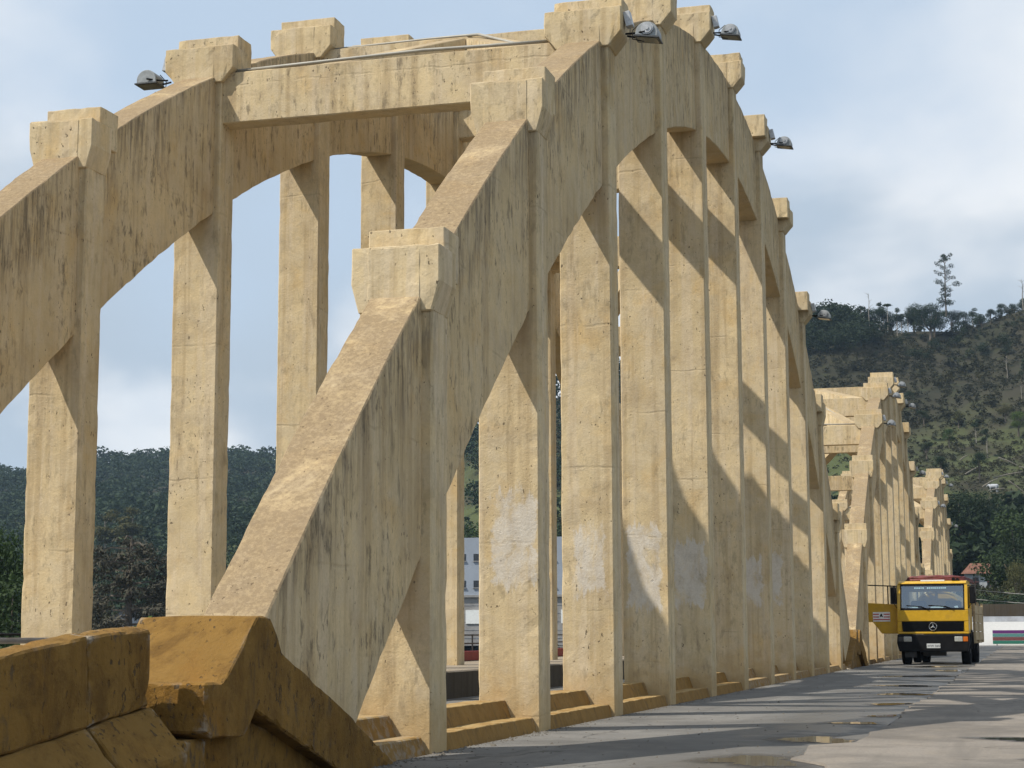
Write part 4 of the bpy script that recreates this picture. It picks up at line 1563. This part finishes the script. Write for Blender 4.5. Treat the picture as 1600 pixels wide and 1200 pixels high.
def tree(kind, px, py_base, py_top, D, label, mat=None, var=0, wide=1.0, group=None, base=None, cat='tree'):
    """A tree D metres away whose top shows at photo row py_top."""
    key = (kind, var)
    if key not in PROTO:
        PROTO[key] = tree_parts(kind, 100 + var * 13 + len(kind))
    crown, trunk = PROTO[key]
    tp = at(px, py_top, D)
    zb = base if base is not None else (at(px, py_base, D).z if py_base else tz(tp.x, tp.y))
    h = max(0.8, tp.z - zb)
    name = {'broad': 'broadleaf_tree', 'eucalyptus': 'eucalyptus_tree', 'slim': 'slim_tree', 'umbrella': 'umbrella_tree', 'layered': 'conifer_tree',
            'bare': 'bare_tree', 'palm': 'palm_tree', 'bush': 'bush'}[kind]
    t_ = thing(name, label, cat, (tp.x, tp.y, zb), (px * 0.37 + D) % 6.28, group)
    t_.scale = (h * wide, h * wide, h)
    if crown:
        o = link('crown', crown, t_)
        if mat:
            o.data = cached(('cr', key, mat.name), lambda: crown.copy())
            o.data.materials.clear()
            o.data.materials.append(mat)
    link('trunk', trunk, t_)
    return t_


# the ridge on the right
tree('eucalyptus', 1475, 490, 397, 430, 'tall lone eucalyptus standing far above the ridge at right', M_LEAF_D, wide=0.95)
tree('bare', 1357, 512, 458, 425, 'pale bare trunk on the ridge above the ridge trees', None, 0)
tree('bare', 1597, 480, 436, 430, 'bare branching tree on the ridge at the right picture edge', None, 1, wide=1.3)
tree('umbrella', 1386, 514, 474, 422, 'thin pale-stemmed tree with a flat tuft on top, on the ridge', M_LEAF_D)
ridge = [(1264, 492, 'slim'), (1276, 496, 'slim'), (1288, 488, 'slim'), (1301, 490, 'broad'), (1312, 486, 'slim'), (1322, 474, 'slim'), (1333, 484, 'broad'), (1345, 476, 'slim'),
         (1366, 480, 'broad'), (1373, 471, 'slim'), (1379, 482, 'slim'), (1392, 482, 'broad'), (1401, 479, 'slim'), (1408, 489, 'slim'), (1418, 482, 'slim'), (1427, 474, 'broad'),
         (1437, 480, 'broad'), (1452, 471, 'broad'), (1459, 484, 'broad'), (1466, 486, 'slim'), (1486, 483, 'broad'), (1504, 485, 'broad'), (1519, 481, 'slim'), (1533, 488, 'broad'),
         (1547, 482, 'broad'), (1564, 473, 'broad'), (1580, 472, 'broad'), (1597, 464, 'broad'), (1612, 462, 'broad')]
ORDN = ['first', 'second', 'third', 'fourth', 'fifth', 'sixth', 'seventh', 'eighth', 'ninth', 'tenth', 'eleventh', 'twelfth', 'thirteenth', 'fourteenth', 'fifteenth', 'sixteenth',
        'seventeenth', 'eighteenth', 'nineteenth', 'twentieth', 'twenty-first', 'twenty-second', 'twenty-third', 'twenty-fourth', 'twenty-fifth', 'twenty-sixth', 'twenty-seventh', 'twenty-eighth', 'twenty-ninth']
rows = ['left end of the ridge', 'ridge beside the pale bare trunk', 'ridge left of the tall eucalyptus', 'ridge right of the tall eucalyptus']
for i, (px, pt, kd) in enumerate(ridge):
    nth = ORDN[i]
    w = rows[0] if px < 1340 else rows[1] if px < 1415 else rows[2] if px < 1475 else rows[3]
    tree(kd, px, None, pt, 424 + (i * 37 % 17), 'dark %s tree on the %s, %s from the arch' % ('slim' if kd == 'slim' else 'rounded', w, nth), M_LEAF_D, i % 4, wide=1.25 if kd == 'broad' else 1.1,
         group='dark trees along the right ridge')
# on the slope
slope = [(1447, 690, 300, 26, 'broad', M_LEAF_D), (1482, 668, 320, 30, 'broad', M_LEAF), (1524, 655, 330, 34, 'slim', M_LEAF_D), (1541, 668, 320, 44, 'slim', M_LEAF_D), (1529, 705, 290, 42, 'broad', M_LEAF_D),
         (1590, 640, 340, 40, 'broad', M_LEAF_B), (1570, 628, 345, 30, 'broad', M_LEAF_O), (1497, 640, 340, 28, 'broad', M_LEAF_O), (1470, 712, 290, 36, 'broad', M_LEAF_D), (1600, 560, 380, 44, 'slim', M_LEAF_D),
         (1572, 555, 385, 46, 'bare', None), (1595, 590, 360, 34, 'bare', None), (1443, 640, 330, 24, 'broad', M_LEAF_D), (1420, 610, 345, 24, 'broad', M_LEAF_D)]
nm = ['deep green', 'mid green', 'dark slim', 'taller dark slim', 'wide dark', 'bright green', 'olive', 'olive-green', 'dark rounded', 'dark upright', 'pale dead', 'short pale dead', 'dark bushy', 'small dark']
for i, (px, pt, D, hp, kd, mt) in enumerate(slope):
    tree(kd, px, pt + hp, pt, D, nm[i] + ' tree standing alone on the cut-over slope at right', mt, i % 4, wide=1.15)
# wood at the foot of the slope
wood = [(1500, 762, 250, 'broad', M_LEAF_D, 'big dark tree beside the end of the farthest arch'), (1530, 790, 256, 'broad', M_LEAF_D, 'dark round tree below the green lawn'),
        (1565, 782, 262, 'broad', M_LEAF_D, 'dark tree right of the green lawn'), (1592, 790, 210, 'broad', M_LEAF, 'mid green tree at the right edge below the slope'),
        (1548, 815, 262, 'broad', M_LEAF_D, 'dark tree behind the red roofed house'), (1512, 820, 262, 'broad', M_LEAF_D, 'dark tree above the truck roof'),
        (1580, 830, 240, 'broad', M_LEAF_D, 'dark tree behind the palm'), (1605, 825, 190, 'broad', M_LEAF_D, 'dark tree cut by the right picture edge'),
        (1512, 858, 255, 'bush', M_LEAF, 'bright rounded tree left of the red roofed house'), (1590, 870, 182, 'broad', M_LEAF_O, 'wide olive tree right of the red roofed house'),
        (1616, 874, 183, 'broad', M_LEAF_O, 'olive tree at the right edge beside the wide olive tree'), (1490, 893, 180, 'bush', M_LEAF_D, 'dark shrub behind the hoses of the truck'),
        (1560, 912, 178, 'bush', M_LEAF_D, 'dark shrub below the wide olive tree'), (1590, 915, 176, 'bush', M_LEAF_D, 'dark shrub under the satellite dish'),
        (1540, 925, 176, 'bush', M_LEAF_D, 'dark shrub below the white house'), (1515, 915, 176, 'bush', M_LEAF_D, 'dark shrub beside the truck mirror'),
        (1612, 905, 176, 'bush', M_LEAF_D, 'dark shrub at the right edge above the wires')]
for i, (px, pt, D, kd, mt, lab) in enumerate(wood):
    tree(kd, px, None, pt, D, lab, mt, i % 4, wide=(0.72 if 'olive' in lab else 1.1) if kd == 'broad' else (0.6 if pt < 900 and D < 200 else 1.3), base=0.5 if D < 232 else None)
tree('palm', 1568, None, 850, 244, 'feathery palm above the wide olive tree', M_LEAF_B, wide=0.8)
# beyond the left arch
tree('layered', 206, None, 833, 128, 'large brown layered conifer between the two leftmost hangers', M_BROWN, wide=0.95)
tree('bush', 238, None, 938, 100, 'bright green bush above the grey shed roof', M_LEAF_B, wide=0.9, cat='bush')
tree('bush', 157, None, 962, 96, 'small green bush right of the leftmost hanger', M_LEAF, 1, wide=0.8, cat='bush')
tree('broad', -8, None, 800, 75, 'dark leafy tree at the left picture edge', M_LEAF, 1, wide=0.62)
tree('broad', 22, None, 866, 70, 'green leafy tree left of the leftmost hanger', M_LEAF, 2, wide=0.8)
tree('bush', 12, None, 945, 62, 'low green bush at the left edge behind the handrail', M_LEAF, 2, wide=1.1, cat='bush')
tree('broad', 100, None, 850, 150, 'green tree behind the leftmost hanger', M_LEAF_D, 3, wide=0.8)
tree('slim', 166, None, 793, 330, 'pale pointed tree on the wooded hill between the leftmost hangers', M_LEAF_O, 0, wide=1.3)
tree('slim', 208, None, 789, 335, 'olive pointed tree on the wooded hill above the brown conifer', M_LEAF_O, 1, wide=1.5)
tree('broad', 400, None, 840, 140, 'dark tree showing right of the second hanger', M_LEAF_D, 1, wide=0.8)
tree('umbrella', 231, None, 701, 790, 'flat-topped tree breaking the skyline of the left hill', M_LEAF_D, wide=1.6)
tree('umbrella', 249, None, 705, 790, 'small round-topped tree on the skyline of the left hill', M_LEAF_D, wide=1.8)
tree('bush', 878, None, 955, 60, 'leafy dark plant against the white shutter between two hangers', M_LEAF_D, 2, wide=0.7, cat='bush')
tree('broad', 742, None, 800, 215, 'green tree above the pale blue building', M_LEAF, 2, wide=1.0, base=2.0)
tree('broad', 880, None, 806, 216, 'dark tree above the pale blue building, right of the third hanger', M_LEAF_D, 1, wide=1.0, base=2.0)


def scatter(name, mat, pts, hs, rng, nq, kind_size, squash=0.8):
    """Many crowns as one mass (stuff)."""
    base = []
    for s_ in range(5):
        r = np.random.default_rng(s_ + 50)
        C = np.stack([r.uniform(-0.25, 0.25, 7), r.uniform(-0.25, 0.25, 7), r.uniform(0.3, 0.75, 7)], 1)
        base.append(leaf_quads(r, C, r.uniform(0.16, 0.3, 7), nq, kind_size, squash))
    out = []
    for i, ((x, y, z), h) in enumerate(zip(pts, hs)):
        V = base[i % 5]
        a = rng.uniform(0, 6.28)
        c, s_ = math.cos(a), math.sin(a)
        w = h * rng.uniform(0.9, 1.5)
        out.append(np.stack([(V[:, 0] * c - V[:, 1] * s_) * w + x, (V[:, 0] * s_ + V[:, 1] * c) * w + y, V[:, 2] * h + z], 1))
    me = quads_mesh(name, np.concatenate(out), mat)
    link(name, me, kind='stuff')


rng = np.random.default_rng(4)
# forest over the left hill
n = 2600
az = np.radians(rng.uniform(-34, -8, n))
r_ = np.sqrt(rng.uniform(210 ** 2, 830 ** 2, n))
X, Y = r_ * np.sin(az), r_ * np.cos(az)
Z = terrain(X, Y)
H = rng.uniform(5, 10, n) * np.where(r_ < 400, 0.75, 1.0)
scatter('forest', M_FOREST, zip(X, Y, Z - 0.12 * H), H, rng, 130, 0.062)
# scrub over the right slope
n = 17000
az = np.radians(rng.uniform(-16, 7, n))
r_ = rng.uniform(215, 432, n)
X, Y = r_ * np.sin(az), r_ * np.cos(az)
Z = terrain(X, Y)
dens = 0.5 + 0.5 * np.sin(X * 0.05 + 0.7) * np.cos(Y * 0.041) + 0.3 * np.sin(X * 0.17 + Y * 0.12)
keep = rng.random(n) < np.clip(0.55 + 0.55 * dens, 0.25, 1)
X, Y, Z = X[keep], Y[keep], Z[keep]
H = rng.uniform(0.5, 2.1, len(X)) * np.where(Z < 40, 0.62, 1.0) * (1 + 0.6 * (rng.random(len(X)) > 0.93))
scatter('scrub', M_SCRUB, zip(X, Y, Z - 0.15 * H), H, rng, 30, 0.12)
# belt of trees along the ridge behind the single ones
n = 230
az = np.radians(np.concatenate([rng.uniform(-7.5, -4.2, 130), rng.uniform(-4.2, 4, 100)]))
r_ = rng.uniform(405, 436, n)
X, Y = r_ * np.sin(az), r_ * np.cos(az)
Z = terrain(X, Y)
H = np.where(az < math.radians(-4.2), rng.uniform(3.0, 6.5, n), rng.uniform(1.5, 3.5, n))
scatter('ridge_wood', M_LEAF_D, zip(X, Y, Z - 0.3), H, rng, 260, 0.045)
# dark undergrowth at the foot of the slope
n = 760
az = np.radians(rng.uniform(-8, 6, n))
r_ = np.where(rng.random(n) < 0.55, rng.uniform(170, 228, n), rng.uniform(243, 276, n))
X, Y = r_ * np.sin(az), r_ * np.cos(az)
Z = terrain(X, Y)
H = np.where(r_ > 235, rng.uniform(4, 9.5, n), rng.uniform(2.5, 6.0, n))
ok = ~((az > math.radians(-2.5)) & (az < math.radians(0.5)) & ((Z + H - 0.96) / r_ > 0.022) & (r_ < 238))
scatter('undergrowth', M_LEAF_D, zip(X[ok], Y[ok], Z[ok] - 0.3), H[ok], rng, 110, 0.07)

# felled logs on the slope
M_LOG = plain('log_bark', (0.17, 0.155, 0.13), 0.9, var=0.3)
LOGN = ['pale felled log sloping down to the right, uppermost on the slope', 'short pale log at the right picture edge, beside the uppermost log', 'long pale log lying nearly level across the slope',
        'pale log rising to the right, below the farther white cow', 'pale log running down to the right picture edge', 'lowest pale log at the right picture edge', 'dark-lying log rising to the right above the nearer white cow',
        'short pale log nearest the far arch on the slope', 'level pale log in the middle of the felled logs']
LOGS = [(1560, 716, 1590, 728, 305), (1592, 730, 1606, 735, 305), (1552, 748, 1598, 738, 292), (1535, 762, 1560, 748, 285), (1575, 752, 1600, 770, 285), (1582, 780, 1606, 772, 275),
        (1508, 742, 1530, 730, 300), (1500, 720, 1512, 712, 305), (1545, 768, 1570, 764, 280)]
for i, (xa, ya, xb, yb, D) in enumerate(LOGS):
    a, c = at(xa, ya, D), at(xb, yb, D)
    a.z = max(a.z, tz(a.x, a.y)) + 0.1
    c.z = max(c.z, tz(c.x, c.y)) + 0.1
    b = MB()
    b.tube([a, a.lerp(c, 0.5) + Vector((0, 0, 0.1)), c], [0.13, 0.10, 0.05], 6)
    b.build('fallen_log', M_LOG, label=LOGN[i], category='log', group='felled logs on the slope')

# pale cattle grazing on the slope
def cow(px, py, D, label, rz):
    p = at(px, py, D)
    p.z = tz(p.x, p.y)
    b = MB()
    b.tube([(-0.85, 0, 1.05), (-0.7, 0, 1.05), (-0.2, 0, 1.0), (0.35, 0, 1.05), (0.7, 0, 1.1)], [0.18, 0.32, 0.38, 0.36, 0.22], 10)
    b.tube([(0.6, 0, 1.15), (0.95, 0, 1.25), (1.05, 0, 1.2), (1.3, 0, 1.0)], [0.22, 0.17, 0.16, 0.08], 8)
    for x, y in ((-0.65, 0.2), (-0.65, -0.2), (0.45, 0.2), (0.45, -0.2)):
        b.tube([(x, y, 0.9), (x + 0.04, y, 0.45), (x, y, 0.0)], [0.14, 0.08, 0.07], 6)
    b.tube([(-0.85, 0, 1.15), (-0.98, 0, 0.9), (-0.97, 0, 0.5)], [0.05, 0.03, 0.04], 5)
    for y in (-1, 1):
        b.tube([(1.0, y * 0.1, 1.32), (0.98, y * 0.26, 1.3)], [0.05, 0.02], 5)
    me = b.mesh('cow', M_OLDW, smooth=True)
    o = link('cow', me, loc=p, rotz=rz)
    rm = o.modifiers.new('skin', 'REMESH')
    rm.mode = 'VOXEL'
    rm.voxel_size = 0.06
    o['label'] = label
    o['category'] = 'cow'
    o['group'] = 'cattle on the slope'


cow(1508, 757, 282, 'white cow standing just above the dark trees on the slope', 0.3)
cow(1551, 726, 304, 'white cow standing farther up the slope among the logs', 2.6)

# ------------------------------------------------------------------ air
hm = bpy.data.materials.new('haze_air')
hm.use_nodes = True
t = hm.node_tree
for n_ in list(t.nodes):
    t.nodes.remove(n_)
pv = nd(t, 'ShaderNodeVolumePrincipled', {'Color': (0.55, 0.76, 1.0, 1), 'Density': HAZE, 'Anisotropy': 0.3})
om = nd(t, 'ShaderNodeOutputMaterial')
t.links.new(pv.outputs[0], om.inputs['Volume'])
b = MB()
b.box(-1500, 1500, -1500, 1500, -7.0, 135.0)
b.build('haze', hm, kind='stuff')

# ------------------------------------------------------------------ grit along the kerb
rk = random.Random(9)
b = MB()
for i in range(1500):
    y = 12.6 + 60 * rk.random() ** 2
    x = -4.70 + abs(rk.gauss(0, 0.10)) if rk.random() < 0.7 else rk.uniform(-4.6, -1.6)
    q = rk.uniform(0.004, 0.014) * (1.5 if rk.random() < 0.08 else 1)
    p = [(x + rk.uniform(-q, q), y + rk.uniform(-q, q), 0.001) for _ in range(3)]
    b.add([(x - q, y - q, 0.0005), (x + q, y - q * 0.4, 0.0005), (x, y + q, 0.0005), (x + rk.uniform(-q, q) * 0.4, y, q * rk.uniform(0.6, 1.3))], [(0, 2, 1), (0, 1, 3), (1, 2, 3), (2, 0, 3)])
b.build('grit', plain('grit_stone', (0.13, 0.115, 0.095), 0.95, var=0.4, scale=20), kind='stuff')
